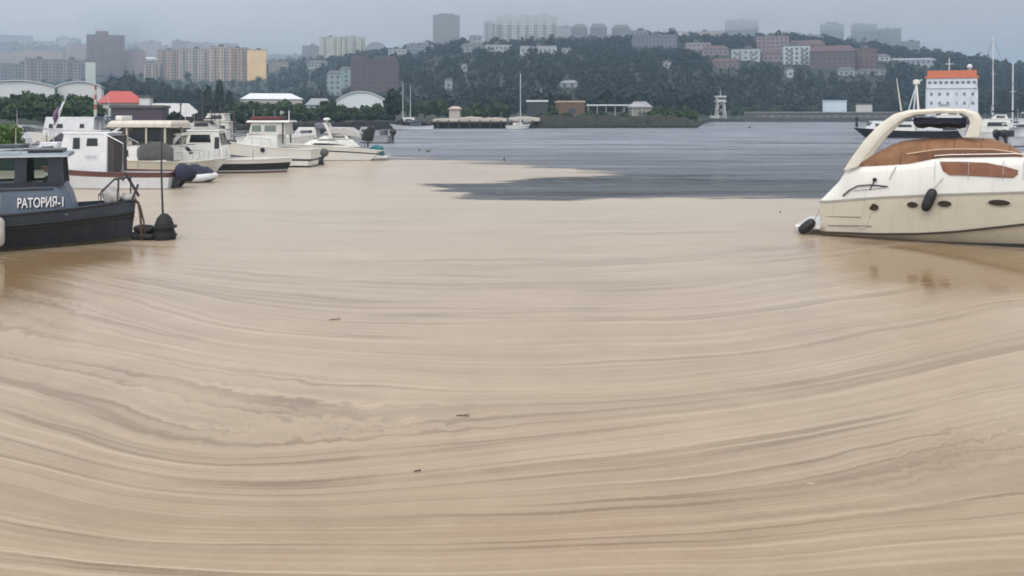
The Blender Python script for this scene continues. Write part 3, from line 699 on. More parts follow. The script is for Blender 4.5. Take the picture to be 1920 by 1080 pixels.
building('house', 'grey roofed house low in the central wood', 'house', 1050, 1082, 150, 164, (0.40, 0.43, 0.45), roof='gable', roofm=ROOFG)
building('house', 'small blue house behind the moored sailing boat', 'house', 998, 1018, 166, 184, (0.22, 0.33, 0.42), roof='gable')
building('house', 'tall narrow white house above the right jetty', 'house', 1476, 1488, 126, 146, (0.50, 0.52, 0.54), roof='gable')
building('house', 'grey green house in the trees under the maroon block', 'house', 1572, 1602, 125, 142, (0.36, 0.42, 0.40), roof='gable')
building('house', 'tall pale house in the wood left of centre', 'house', 834, 848, 146, 168, (0.36, 0.42, 0.44), roof='gable')
building('house', 'thin white house by the hill road', 'house', 866, 876, 118, 134, (0.45, 0.48, 0.50), roof='gable')

# more blocks crowding the slopes
apt('hazy grey block on the skyline left of the dark mauve tower', 62, 108, 78, 100, (0.30, 0.32, 0.34), d=2000)
apt('pale pink block peeping over the broad grey one at far left', 2, 44, 98, 124, (0.38, 0.30, 0.28))
apt('small bluish block on the skyline right of the long pale blue one', 108, 150, 72, 96, (0.27, 0.29, 0.32), d=1900)
apt('grey mauve block behind the low mauve one', 240, 272, 82, 112, (0.28, 0.25, 0.27), d=1700)
apt('beige block between the sheds and the striped slabs', 272, 298, 118, 150, (0.38, 0.33, 0.28), bands=True)
apt('hazy long block above the striped grey slab', 340, 402, 80, 106, (0.30, 0.30, 0.31), d=1750)
apt('small grey block above the beige striped slab', 408, 446, 82, 102, (0.31, 0.30, 0.30), d=1650)
apt('low pinkish block in the trees right of the yellow end wall', 505, 540, 116, 134, (0.36, 0.29, 0.27))
apt('pale houses on the slope under the cream twin towers', 576, 616, 112, 128, (0.36, 0.38, 0.38), roof='gable')
apt('white low block just right of the rounded roof block', 728, 762, 92, 108, (0.40, 0.42, 0.43))
apt('narrow grey block standing between tower and white slab', 884, 904, 68, 94, (0.33, 0.35, 0.37))
apt('white block under the left wing of the big ridge slab', 912, 960, 84, 104, (0.46, 0.48, 0.49), bands=True)
apt('pale long block stepping down below the big white slab', 975, 1044, 86, 102, (0.42, 0.44, 0.46), bands=True)
apt('bluish block right of the right gabled one', 1182, 1214, 58, 84, (0.24, 0.27, 0.30))
apt('pale mauve block under the long beige one', 1288, 1332, 80, 98, (0.34, 0.29, 0.31))
apt('light grey block behind the mauve terrace', 1440, 1500, 62, 88, (0.32, 0.32, 0.34), d=1150)
apt('dim grey slab behind the maroon roofs', 1500, 1542, 66, 90, (0.25, 0.26, 0.28), d=1200)
apt('low grey block right of the grey twin towers', 1690, 1722, 78, 104, (0.26, 0.29, 0.31))
apt('pale cottage row below the brick red block', 1606, 1660, 128, 140, (0.36, 0.38, 0.40), roof='gable')
apt('pinkish block left of the pale teal white one', 1430, 1470, 92, 116, (0.29, 0.225, 0.235), roof='gable', roofm=ROOFM)

# low shore buildings
building('storage_hall', 'white storage hall with a low arched roof at far left', 'hall', -30, 95, 150, 190, (0.66, 0.67, 0.66), d=240, depth=22, roof='arch', rh=1.7, win=False, roofm=ROOFW, yaw=2)
building('storage_hall', 'white storage hall with an arched roof left of the red roof', 'hall', 112, 186, 152, 190, (0.62, 0.62, 0.60), d=250, depth=22, roof='arch', rh=1.5, win=False, roofm=ROOFW, yaw=-3)
building('house', 'house with a bright red hipped roof behind the marina', 'house', 208, 268, 170, 200, (0.62, 0.60, 0.57), d=185, depth=10, roof='gable', rh=2.6, roofm=ROOFR, yaw=14)
building('house', 'white house wall beside the red roof', 'house', 262, 280, 183, 200, (0.66, 0.67, 0.66), d=182, depth=5, win=False, lift=False)
building('warehouse', 'long grey warehouse with a pale sloping roof', 'warehouse', 268, 374, 193, 220, (0.14, 0.14, 0.15), d=165, depth=12, roof='gable', rh=2.6, roofm=mat('pale_asbestos_roof', (0.44, 0.43, 0.42), 0.8, var=0.12, vscale=0.5), yaw=0)
building('shed', 'dark boat shed left of the grey warehouse', 'shed', 212, 300, 205, 226, (0.085, 0.06, 0.08), d=150, depth=9, win=False, lift=False)
building('hangar', 'long white roofed hangar behind the trees', 'hangar', 455, 565, 174, 196, (0.50, 0.46, 0.42), d=300, depth=18, roof='gable', rh=2.2, win=False, roofm=ROOFW, yaw=3)
building('hangar', 'large white hangar with an arched roof below the maroon block', 'hangar', 632, 722, 171, 202, (0.62, 0.65, 0.66), d=290, depth=26, roof='arch', rh=3, win=False, roofm=ROOFW, yaw=-3)
building('shed', 'pale grey shed between the two white hangars', 'shed', 575, 622, 184, 204, (0.36, 0.41, 0.42), d=280, depth=10, roof='gable', roofm=ROOFG, win=False)
building('warehouse', 'orange and tan waterfront building', 'warehouse', 1048, 1096, 192, 216, (0.15, 0.085, 0.05), d=262, depth=10, roofm=mat('tan_roof', (0.45, 0.36, 0.24), 0.8), bay=4)
building('shed', 'small hut with a bright white roof right of the sailing boat', 'shed', 988, 1026, 191, 212, (0.04, 0.043, 0.05), d=255, depth=8, win=False, lift=False, roofm=ROOFW)
building('house', 'cream waterfront house at the end of the white canopy', 'house', 1184, 1222, 190, 216, (0.26, 0.245, 0.21), d=262, depth=8, roof='gable', roofm=ROOFG)
building('hut', 'low white hut among the shore trees', 'hut', 842, 862, 199, 214, (0.50, 0.46, 0.41), d=245, depth=5, win=False, roof='gable', roofm=mat('pink_roof', (0.40, 0.30, 0.28), 0.8))
building('container', 'pale blue container on the breakwater', 'container', 1544, 1586, 190, 212, (0.52, 0.62, 0.68), d=405, depth=6, win=False, lift=False, roofm=mat('blue_grey_roof', (0.40, 0.48, 0.53), 0.6))
building('hut', 'whitish hut right of the pale blue container', 'hut', 1606, 1634, 196, 212, (0.50, 0.48, 0.46), d=400, depth=6, win=False, lift=False)

# long white canopy on posts
t = thing('canopy', 'long white canopy on thin posts along the quay', 'canopy', (pd(1152, 245), 245, float(ground_z(1152, 245))), 0)
cw = 104 / F * 245; ch_ = zy(196, 245) - t.location.z
MB().bb(-cw / 2, cw / 2, -2, 2, ch_ - 0.35, ch_).build('roof', ROOFW, t)
for k in range(7): MB().tube([(-cw / 2 + 0.3 + k * (cw - 0.6) / 6, -1.7, -0.5), (-cw / 2 + 0.3 + k * (cw - 0.6) / 6, -1.7, ch_ - 0.35)], 0.09, 5).build('post', OFFW, t)

# wharf with pale sheets, embankment, breakwater
wl = thing('wharf', 'dark timber wharf along the far shore under pale covered goods', 'wharf', (pd(870, 203), 203, 0), 0)
MB().bb(pd(735, 203) - pd(870, 203), pd(1002, 203) - pd(870, 203), -1.2, 5, 1.25, 1.6).build('deck', mat('old_wharf_timber', (0.055, 0.042, 0.034), 0.85, var=0.35, vscale=1.5), wl)
MB().bb(pd(735, 203) - pd(870, 203), pd(1002, 203) - pd(870, 203), 0.6, 1.0, -1.5, 1.24).build('quay_wall', mat('dark_quay_wall', (0.030, 0.028, 0.028), 0.9, var=0.4, vscale=0.8), wl)
for k in range(14): MB().tube([(-15.5 + k * 2.4, -1.0, -1.5), (-15.5 + k * 2.4, -1.0, 1.9)], 0.2, 6).build('pile', mat('wet_pile', (0.03, 0.026, 0.022), 0.7), wl)
CO = mat('pale_covered_goods', (0.34, 0.30, 0.26), 0.8, var=0.15, vscale=1.0, bump=0.6, bscale=4)
for i, (a, b_, yt, lb) in enumerate(((812, 862, 219, 'low flat pale tarpaulined stack at the left end of the wharf'), (862, 905, 214, 'taller pale tarpaulined stack on the wharf below the white hut'), (905, 950, 217, 'pale tarpaulined stack left of the sailing boat'), (955, 1012, 214, 'pale tarpaulined stack behind the sailing boat'))):
    W = (b_ - a) / F * 205; H = (zy(yt, 205) - 1.6) * 0.72
    s = MB(); rings = []
    for k in range(9):
        x = -W / 2 + W * k / 8; hh = H * (0.55 + 0.45 * math.sin(math.pi * (k + .5) / 9) ** 0.5) * random.uniform(0.85, 1.05)
        rings.append([(x, -1.2, 0), (x, -1.0, hh * 0.7), (x, 0, hh), (x, 1.0, hh * 0.7), (x, 1.2, 0)])
    o = s.loft(rings).build('covered_stack', CO, smooth=50)
    o.location = (pd((a + b_) / 2, 205), 205.5, 1.605)
    tag(o, lb, 'stack')
em = MB(); rings = []
for k in range(41):
    px = 1000 + 312 * k / 40; d = float(ii(T_SH, px)) - 1.0
    hh = 2.9 + random.uniform(-0.3, 0.3) - 1.2 * sm((k - 34) / 6)
    rings.append([(pd(px, d), d - 2, -1.0), (pd(px, d), d - 1.6 + random.uniform(-.3, .3), 0.5), (pd(px, d), d, hh * 0.55), (pd(px, d), d + 2.5, hh), (pd(px, d), d + 9, hh), (pd(px, d), d + 9, -1)])
o = em.loft(rings).build('embankment', mat('weedy_stone_bank', (0.017, 0.019, 0.012), 0.95, var=0.5, vscale=0.5, bump=0.8, bscale=1.5)); o['kind'] = 'structure'
bw = thing('breakwater', 'long low grey concrete breakwater on the right of the bay', 'breakwater', (pd(1490, 352), 352, 0), 0)
bx0, bx1 = pd(1372, 352) - pd(1490, 352), pd(1760, 352) - pd(1490, 352)
MB().bb(bx0 + 8, bx1, 0, 12, -1.5, 3.6).build('parapet', mat('dark_concrete', (0.12, 0.115, 0.115), 0.9, var=0.25, vscale=0.4, dirt=0.3), bw)
MB().bb(bx0, bx1, -3, -0.01, -1.5, 1.5).build('apron', mat('wet_concrete', (0.055, 0.055, 0.058), 0.8, var=0.35, vscale=0.5), bw)
MB().bb(bx0 + 8, bx1, -0.5, 12.5, 3.61, 4.0).build('coping', mat('pale_concrete', (0.26, 0.24, 0.235), 0.9, var=0.2, vscale=0.5), bw)
fb = MB()
for k in range(22): fb.bb(bx0 + 12 + k * 3.2, bx0 + 13.4 + k * 3.2, -0.35, -0.012, 1.7, 2.3 + random.uniform(0, .4))
fb.build('fender_blocks', mat('stained_block', (0.2, 0.19, 0.19), 0.9, var=0.4, vscale=0.7), bw, kind='stuff')

# lookout tower on the far shore
lt = thing('lookout_tower', 'small pale lookout tower with open legs and a cabin on top', 'tower', (pd(1353, 362), 362, 0.5), 0)
TWM = mat('pale_tower_paint', (0.52, 0.54, 0.50), 0.6, var=0.15, vscale=0.8, dirt=0.3)
k_ = 362 / F
H1 = zy(184, 362) - .5; H2 = zy(177, 362) - .5
for sx in (-1, 1):
    for sy in (-1, 1): MB().tube([(sx * 2.0, sy * 2.0 + 2, -1), (sx * 1.25, sy * 1.25 + 2, H1 - 1.6)], 0.28, 6).build('leg', TWM, lt)
MB().bb(-2.0, 2.0, 0, 4, H1 - 1.55, H1 - 1.0).bb(-1.6, 1.6, 0.4, 3.6, H1 - 0.99, H1 + 0.5).build('cabin', TWM, lt)
MB().bb(-2.1, 2.1, -0.1, 4.1, H1 + 0.51, H1 + 0.95).build('roof', ROOFW, lt)
MB().bb(-1.3, 1.3, 0.33, 0.405, H1 - 0.6, H1 + 0.2).build('window', WINM, lt)
MB().tube([(0, 2, H1 + 0.9), (0, 2, H1 + 3.4)], 0.1, 5).build('antenna', ALU, lt)
br_ = MB()
for i in range(3):
    za, zb = H1 * i / 3.4, H1 * (i + 1) / 3.4
    wa, wb_ = lerp(2.0, 1.25, i / 3.4), lerp(2.0, 1.25, (i + 1) / 3.4)
    br_.tube([(-wa, 2 - wa, za), (wb_, 2 - wb_, zb)], 0.09, 4).tube([(wa, 2 - wa, za), (-wb_, 2 - wb_, zb)], 0.09, 4)
br_.build('brace', TWM, lt)
MB().bb(-5, -1, -1, 2, -.5, 2.0).build('base_hut', TWM, lt)

# trees one can tell apart
def trees(label, lst, group, **k):
    for (px, yt, d, wp) in lst:
        t_ = make_tree(px, yt, d, wp, label, group, **k)
        if k.get('name') == 'bush': t_['category'] = 'bush'
trees('bushy green tree in the row behind the left marina', [(-20, 172, 175, 60), (18, 176, 165, 56), (58, 167, 170, 52), (98, 172, 172, 54), (135, 174, 168, 48), (165, 168, 175, 40), (80, 188, 150, 50), (30, 192, 140, 60), (125, 190, 150, 50), (178, 190, 150, 44), (236, 196, 158, 30)], 'trees behind the left marina')
trees('dark tree in the belt below the striped blocks', [(205, 140, 520, 40), (240, 135, 540, 46), (275, 142, 520, 40), (310, 146, 500, 36), (345, 150, 500, 40), (190, 155, 420, 38), (225, 158, 420, 40), (262, 160, 400, 44), (300, 162, 400, 40), (340, 164, 390, 44), (375, 158, 400, 36)], 'trees below the striped blocks', m=LEAF_WOOD)
for lb_, tt_ in (('left one of three dark pointed conifers behind the moored cruisers', (390, 158, 250, 30)), ('tallest and middle one of three dark conifers behind the cruisers', (411, 150, 255, 34)), ('lowest and rightmost of three dark conifers behind the cruisers', (430, 166, 250, 30))):
    make_tree(*tt_, lb_, 'conifers behind the cruisers', shape='cone', m=LEAF_DARK, name='conifer')
trees('green tree in the belt in front of the white hangars', [(452, 190, 235, 34), (478, 186, 240, 36), (505, 190, 230, 38), (535, 184, 238, 36), (560, 192, 226, 34), (586, 196, 222, 32), (612, 184, 232, 36), (640, 194, 226, 34), (664, 200, 220, 30), (690, 196, 222, 34), (708, 190, 226, 30), (440, 204, 205, 34), (500, 206, 205, 40), (560, 208, 208, 40), (625, 208, 210, 40), (680, 212, 210, 34)], 'trees in front of the hangars')
make_tree(738, 167, 232, 38, 'dark round topped tree beside the white hangar', m=LEAF_DARK, n=600)
trees('green shoreline tree along the far quay', [(772, 190, 250, 26), (796, 186, 262, 28), (822, 184, 255, 28), (842, 192, 258, 24), (880, 196, 240, 34), (902, 188, 250, 32), (925, 186, 258, 30), (948, 196, 255, 26), (890, 204, 228, 40), (1030, 196, 270, 24), (1110, 206, 232, 22), (1240, 196, 275, 26), (1262, 200, 280, 24), (1285, 196, 290, 24), (1300, 204, 250, 20), (1326, 196, 400, 22), (1380, 194, 410, 24), (1400, 198, 410, 22), (1425, 196, 415, 22), (1455, 197, 420, 24), (1490, 196, 420, 24), (1520, 197, 420, 24), (1600, 195, 425, 24), (1650, 197, 420, 26), (1690, 190, 420, 28)], 'trees along the far quay', m=LEAF_MID)
trees('low dark bush on the shore bank behind the moored cruisers', [(330, 206, 118, 34), (372, 208, 128, 34), (410, 207, 140, 36), (446, 209, 142, 34), (480, 208, 148, 36), (515, 210, 150, 34), (548, 209, 158, 36), (580, 208, 160, 34), (612, 210, 168, 34), (645, 209, 176, 36), (676, 211, 186, 30), (704, 209, 192, 32), (728, 212, 202, 30)], 'bushes on the shore bank', m=LEAF_DARK, name='bush')
trees('low green bush along the far embankment', [(1036, 204, 222, 30), (1062, 208, 216, 26), (1100, 207, 218, 30), (1130, 209, 216, 26), (1168, 208, 218, 28), (1226, 203, 222, 30), (1250, 206, 218, 30), (1276, 207, 218, 30), (1298, 210, 216, 24), (1012, 212, 212, 24)], 'bushes along the far embankment', m=LEAF_MID, name='bush')
sb_ = MB(); rings = []
for k in range(31):
    px = 250 + 500 * k / 30; d = float(ii(T_SH, px)) - 1.5; hh = 1.9 + random.uniform(-.2, .3)
    rings.append([(pd(px, d), d, -1), (pd(px, d), d + .1, hh * .8), (pd(px, d), d + 1.2, hh), (pd(px, d), d + 7, hh), (pd(px, d), d + 7, -1)])
o = sb_.loft(rings).build('quay', mat('dark_stone_quay', (0.026, 0.026, 0.025), 0.9, var=0.5, vscale=0.6)); o['kind'] = 'structure'
bsh = make_tree(14, 224, 62, 74, 'bright green bush by the water at the left edge', m=LEAF_BUSH, name='bush', base=0.6, n=1500, leaf=0.09)
bsh['category'] = 'bush'
pier = thing('pier', 'dark low floating pier behind the blue workboat', 'pier', (pd(60, 66), 66, 0), 0)
MB().bb(-12, 7, -1, 1.6, 0.28, 0.5).build('deck', mat('dark_pier_planks', (0.05, 0.048, 0.046), 0.85, var=0.4, vscale=3, stretch=(6, 1, 1)), pier)
for k in range(5): MB().lathe([(0.01, -0.4), (0.42, -0.35), (0.42, 0.2), (0.4, 0.279)], 10, Matrix.Translation((-10 + k * 4, 0.3, 0))).build('float', BLACK, pier)
MB().bb(-12, -1, 1.0, 1.6, 0.502, 1.2).build('bank', mat('mossy_bank', (0.05, 0.06, 0.03), 0.95, var=0.5, vscale=2), pier)
scatter_forest()
# ------------------------------------------------------------------ boats: hull shape
class Hull:
    """x forward (stern -L/2, bow +L/2), y to port, z up from the waterline"""
    def __init__(s, L, B, zs, rake=0.7, wl=0.84, stern=0.9, p=2.3, pw=1.7, draft=0.35, srake=0.15, flare=1.3):
        s.L, s.B, s.zs, s.rake, s.wl, s.stern, s.p, s.pw, s.draft, s.srake, s.flare = L, B, zs, rake, wl, stern, p, pw, draft, srake, flare
    def sheer(s, t):
        a, m, b = s.zs; return a * (1 - t) * (1 - 2 * t) + m * 4 * t * (1 - t) + b * t * (2 * t - 1)
    def half(s, t, p):
        if t < 0.45: return lerp(s.stern, 1.0, math.sin(t / 0.45 * math.pi / 2))
        return max(0.0, 1 - ((t - 0.45) / 0.55) ** p)
    def pt(s, t, w, side=1):
        hs = s.B / 2 * s.half(t, s.p); hw = s.B / 2 * s.wl * s.half(t, s.pw)
        x0 = -s.L / 2 + t * s.L
        xs = x0; xw = x0 - s.rake * t ** 3 + s.srake * (1 - t) ** 3
        if w < 0:                                   # under water, towards the keel
            k = -w; return Vector((xw - s.rake * 0.5 * k * t ** 3, side * hw * (1 - k) ** 0.7, -s.draft * k))
        f = w ** s.flare if w > 0 else 0
        return Vector((lerp(xw, xs, w), side * lerp(hw, hs, f), w * s.sheer(t)))
    def band(s, mb, w0, w1, nw=3, t0=0.0, t1=1.0, nt_=22, out=0.0):
        for side in (1, -1):
            g = []
            for i in range(nt_ + 1):
                t = lerp(t0, t1, i / nt_); row = []
                for j in range(nw + 1):
                    p = s.pt(t, lerp(w0, w1, j / nw), side); p.y += side * out; row.append(p)
                g.append(row)
            mb.loft(g, closed=False)
        return mb
    def transom(s, mb, w0=-1.0, w1=1.0, n=6):
        a = [s.pt(0, lerp(w0, w1, j / n), 1) for j in range(n + 1)]; b = [s.pt(0, lerp(w0, w1, j / n), -1) for j in range(n + 1)]
        mb.add(a + b[::-1], [tuple(range(2 * n + 2))]); return mb
    def deck(s, mb, w=0.9, t0=0.0, t1=0.995, n=22, up=0.0):
        mb.loft([[s.pt(lerp(t0, t1, i / n), w, 1) + Vector((0, 0, up)), s.pt(lerp(t0, t1, i / n), w, -1) + Vector((0, 0, up))] for i in range(n + 1)], closed=False); return mb
    def edge(s, mb, w, r, t0=0.0, t1=1.0, n=24, out=0.0, dz=0.0, ns=6):
        for side in (1, -1):
            mb.tube([s.pt(lerp(t0, t1, i / n), w, side) + Vector((0, side * out, dz)) for i in range(n + 1)], r, ns)
        return mb

def make_hull(t, h, mats, deckw=0.93, rail=None):
    """mats: list of (w0, w1, material, part name)"""
    for w0, w1, m, nm in mats:
        mb = MB(); h.band(mb, w0, w1, max(1, int((w1 - w0) * 6)))
        h.transom(mb, w0, w1, 3); mb.build(nm, m, t, smooth=40)
    d = MB(); h.deck(d, deckw); d.build('deck', mats[-1][2] if not rail else rail[1], t)
    e = MB(); h.edge(e, 1.0, 0.035)
    e.tube([h.pt(0, 1, 1), h.pt(0, 1, -1)], 0.035); e.build('gunwale', rail[0] if rail else mats[-1][2], t, smooth=60)

def cabin(t, x0, x1, w0, w1, z0, z1, rf, ra, m, wins=(), roofm=None, over=0.08, rth=0.07, front=True, name='cabin', wm=None, taper=0.88, rear=False, tw=0.86):
    """x0 aft, x1 front; rf, ra: rake of the front and aft walls; w0, w1 half widths aft and front; wins: (xa, xb, za, zb) on both sides"""
    b = MB()
    lo = [(x0, -w0, z0), (x1, -w1, z0), (x1, w1, z0), (x0, w0, z0)]
    hi = [(x0 + ra, -w0 * taper, z1), (x1 - rf, -w1 * taper, z1), (x1 - rf, w1 * taper, z1), (x0 + ra, w0 * taper, z1)]
    b.loft([lo, hi]); c = b.build(name, m, t, bevel=0.03)
    r = MB()
    r.loft([[(x0 + ra - over, -w0 * taper - over * .6, z1 + 0.003), (x1 - rf + over, -w1 * taper - over * .6, z1 + 0.003), (x1 - rf + over, w1 * taper + over * .6, z1 + 0.003), (x0 + ra - over, w0 * taper + over * .6, z1 + 0.003)],
            [(x0 + ra - over + .03, -w0 * taper * .96, z1 + rth), (x1 - rf + over - .05, -w1 * taper * .94, z1 + rth), (x1 - rf + over - .05, w1 * taper * .94, z1 + rth), (x0 + ra - over + .03, w0 * taper * .96, z1 + rth)]])
    r.build('roof', roofm or m, c, bevel=0.02)
    def hw(x, z):
        f = (z - z0) / (z1 - z0); k = (x - x0) / (x1 - x0); return lerp(w0, w1, max(0, min(1, k))) * lerp(1, taper, f)
    for (xa, xb, za, zb) in wins:
        for side in (1, -1):
            g = MB(); sk = (xb - xa) * 0.06
            q = [(xa, za), (xb, za), (xb - sk, zb), (xa + sk, zb)]
            g.loft([[(x, side * (hw(x, z) - 0.02), z) for x, z in q], [(x, side * (hw(x, z) + 0.012), z) for x, z in q]])
            g.build('window', wm or GLASS, c)
    if front:
        za, zb = lerp(z0, z1, 0.5), lerp(z0, z1, 0.92)
        for s0, s1 in ((-0.9, -0.06), (0.06, 0.9)):
            g = MB(); rows = []
            for o in (-0.02, 0.014):
                rows.append([(x1 - rf * (z - z0) / (z1 - z0) + o, lerp(w1, w1 * taper, (z - z0) / (z1 - z0)) * s_, z) for s_, z in ((s0, za), (s1, za), (s1, zb), (s0, zb))])
            g.loft(rows); g.build('windscreen', wm or GLASS, c)
    return c

def outboard(t, x, y, z, m, tilt=0.0, s=1.0, name='outboard_motor'):
    o = bpy.data.objects.new(name, None); COL.objects.link(o); o.parent = t; o.location = (x, y, z); o.rotation_euler = (0, tilt, 0); o.scale = (s, s, s)
    c = MB(); rings = []
    for z_, a, b_ in ((0.05, .16, .13), (0.12, .24, .18), (.35, .27, .19), (.5, .22, .16), (.58, .1, .08)):
        rings.append([(-0.18 + a * math.cos(q) * 1.15, b_ * math.sin(q), z_) for q in (2 * math.pi * k / 12 for k in range(12))])
    c.loft(rings).build('cowl', m, o, smooth=50)
    l = MB(); l.loft([[(-0.30, -.06, .06), (-.06, -.06, .06), (-.06, .06, .06), (-.30, .06, .06)], [(-.26, -.045, -.55), (-.1, -.045, -.55), (-.1, .045, -.55), (-.26, .045, -.55)]])
    l.bb(-.34, -.04, -.12, .12, -.58, -.56); l.lathe([(0.001, -.2), (.06, -.14), (.06, .14), (.02, .22)], 8, Matrix.Translation((-.18, 0, -.72)) @ Matrix.Rotation(R(90), 4, 'Y')); l.bb(-.2, -.14, -.02, .02, -.9, -.56)
    l.build('leg', DSTEEL, o)
    return o

def rails(t, h, m, t0=0.5, t1=0.99, hgt=0.45, n=6, name='bow_rail', inset=0.06):
    b = MB()
    for side in (1, -1):
        top = []
        for i in range(n + 1):
            p = h.pt(lerp(t0, t1, i / n), 1, side); p.y -= side * min(inset, abs(p.y)); q = p + Vector((0, 0, hgt)); top.append(q); b.tube([p, q], 0.014, 5)
        b.tube(top, 0.018, 5)
    b.build(name, m, t)

def antenna(t, x, y, z, hgt, m=ALU, r=0.018, lean=0.0, name='antenna'):
    MB().tube([(x, y, z), (x + lean, y, z + hgt)], [r, r * 0.5], 5).build(name, m, t)

def place(name, label, cat, px, py, hdg, group=None):
    p = at(px, py); return thing(name, label, cat, (p.x, p.y, 0), R(hdg), group)

# ------------------------------------------------------------------ the near blue workboat on the left
wb_h = Hull(9.0, 2.4, (0.95, 0.90, 1.12), rake=0.12, wl=0.82, stern=0.86, p=3.0, pw=2.1, draft=0.5, flare=0.9)
wbow = Vector((pd(249, 24.3), 24.3, 0)); WY = R(22)
wboat = thing('workboat', 'blue and dark grey cabin workboat with a painted name, nearest boat on the left', 'boat', wbow - Vector((math.cos(WY), math.sin(WY), 0)) * 4.42, WY)
for (w0, w1, m, nm) in ((-1, 0.0, NAVY, 'bottom'), (0.0, 0.60, NAVY, 'hull'), (0.70, 1.0, SLATE, 'bulwark')):
    b = MB(); wb_h.band(b, w0, w1, 4, nt_=30); wb_h.transom(b, w0, w1); b.build(nm, m, wboat, smooth=40)
b = MB(); wb_h.band(b, 0.60, 0.70, 2, nt_=30, out=0.035); wb_h.edge(b, 0.60, 0.03, n=30, out=0.01); wb_h.edge(b, 0.70, 0.03, n=30, out=0.01); b.build('rubbing_strake', BLACK, wboat, smooth=40)
wb_h.deck(MB(), 0.86).build('deck', SLATE, wboat)
b = MB(); wb_h.edge(b, 1.0, 0.035, n=30); b.build('gunwale', NAVY, wboat, smooth=60)
b = MB(); wb_h.band(b, -0.02, 0.09, 1, nt_=30, out=0.004); b.build('waterline_grime', mat('slimy_waterline', (.045, .042, .022), .5, var=.5, vscale=6), wboat)
b = MB(); wb_h.band(b, 0.86, 1.0, 1, nt_=30, out=-0.05); b.build('bulwark_lining', SLATE, wboat)
# trunk cabin, wheelhouse: x measured forward from midship, bow stem at +4.5
XB = 4.5
tr = MB()
lo = [(-2.6, -1.0), (XB - 1.62, -0.82), (XB - 1.42, -0.62), (XB - 1.42, 0.62), (XB - 1.62, 0.82), (-2.6, 1.0)]
tr.loft([[(x, y, 0.84) for x, y in lo], [(x - (0.17 if x > 2 else 0), y * 0.99, 1.40) for x, y in lo], [(x - (0.30 if x > 2 else 0), y * 0.96, 1.68) for x, y in lo]])
trunk = tr.build('trunk_cabin', BLUEG, wboat, bevel=0.035)
fl_ = MB(); fl_.loft([[(-2.55, -1.0, z), (XB - 1.95, -0.835, z), (XB - 1.95, 0.835, z), (-2.55, 1.0, z)] for z in (1.53, 1.565)]); fl_.build('ledge', NAVY, trunk)
wh = bpy.data.objects.new('wheelhouse', None); COL.objects.link(wh); wh.parent = wboat
zt, zb_ = 2.36, 1.66
px_ = [(XB - 1.70, 0.38), (XB - 2.56, 0.27), (XB - 3.45, 0.22), (XB - 4.3, 0.22), (XB - 5.2, 0.3)]
def wall_y(z, x=2.8): return lerp(0.80, 0.93, (XB - 1.7 - x) / 5.0) * lerp(1.0, 0.93, (z - 1.66) / 0.7)
for side in (1, -1):
    for i, (x, wd) in enumerate(px_):
        MB().loft([[(x - wd, side * wall_y(z, x - wd), z), (x - (0.05 if i == 0 and z > 2 else 0), side * wall_y(z, x), z), (x - (0.05 if i == 0 and z > 2 else 0), side * (wall_y(z, x) - 0.06), z), (x - wd, side * (wall_y(z, x - wd) - 0.06), z)] for z in (zb_, zt)]).build('pillar', NAVY, wh)
    for i in range(4):
        xa = px_[i][0] - px_[i][1]; xb = px_[i + 1][0]
        MB().loft([[(xb, side * (wall_y(z, xb) - 0.03), z), (xa, side * (wall_y(z, xa) - 0.03), z), (xa, side * (wall_y(z, xa) - 0.036), z), (xb, side * (wall_y(z, xb) - 0.036), z)] for z in (zb_ + 0.003, zt - 0.003)]).build('window', CLEAR, wh)
    MB().loft([[(XB - 5.5, side * .945, z), (XB - 1.70, side * .815, z), (XB - 1.70, side * .78, z), (XB - 5.5, side * .91, z)] for z in (1.62, 1.73)]).build('window_sill', NAVY, wh)
for y0, y1 in ((-0.78, -0.70), (-0.30, -0.24), (0.24, 0.30), (0.70, 0.78)):
    MB().loft([[(XB - 1.70, y0, zb_), (XB - 1.70, y1, zb_), (XB - 1.77, y1, zb_), (XB - 1.77, y0, zb_)], [(XB - 1.76, y0 * .95, zt), (XB - 1.76, y1 * .95, zt), (XB - 1.83, y1 * .95, zt), (XB - 1.83, y0 * .95, zt)]]).build('front_pillar', NAVY, wh)
for y0, y1 in ((-0.70, -0.30), (-0.24, 0.24), (0.30, 0.70)):
    MB().loft([[(XB - 1.73, y0, zb_), (XB - 1.73, y1, zb_), (XB - 1.736, y1, zb_), (XB - 1.736, y0, zb_)], [(XB - 1.79, y0 * .95, zt), (XB - 1.79, y1 * .95, zt), (XB - 1.796, y1 * .95, zt), (XB - 1.796, y0 * .95, zt)]]).build('windscreen', CLEAR, wh)
b = MB(); rr_ = [(-1.4, -0.98), (XB - 1.58, -0.86), (XB - 1.58, 0.86), (-1.4, 0.98)]
b.loft([[(x, y, zt + 0.002) for x, y in rr_], [(x, y, zt + 0.075) for x, y in rr_], [(x * 0.995 - .01, y * 0.94, zt + 0.11) for x, y in rr_]])
rf_ = b.build('wheelhouse_roof', ROOFB, wboat, bevel=0.02)
RE = mat('pale_roof_edge', (0.5, 0.55, 0.58), 0.5, dirt=0.3)
for sd in (1, -1): MB().loft([[(-1.39, sd * .99, z), (XB - 1.6, sd * .87, z), (XB - 1.6, sd * .845, z), (-1.39, sd * .965, z)] for z in (zt + .012, zt + .06)]).build('roof_edge', RE, rf_)
MB().bb(XB - 2.55, XB - 1.75, -0.7, 0.7, zt + 0.111, zt + 0.20).build('roof_hatch', NAVY, rf_, bevel=0.02)
b = MB().tube([(XB - 2.7, -0.75, zt + .1), (XB - 2.7, -0.75, zt + .22), (XB - 5.0, -0.8, zt + .22), (XB - 5.0, -0.8, zt + .1)], 0.016, 5); b.build('roof_rail', STEEL, rf_)
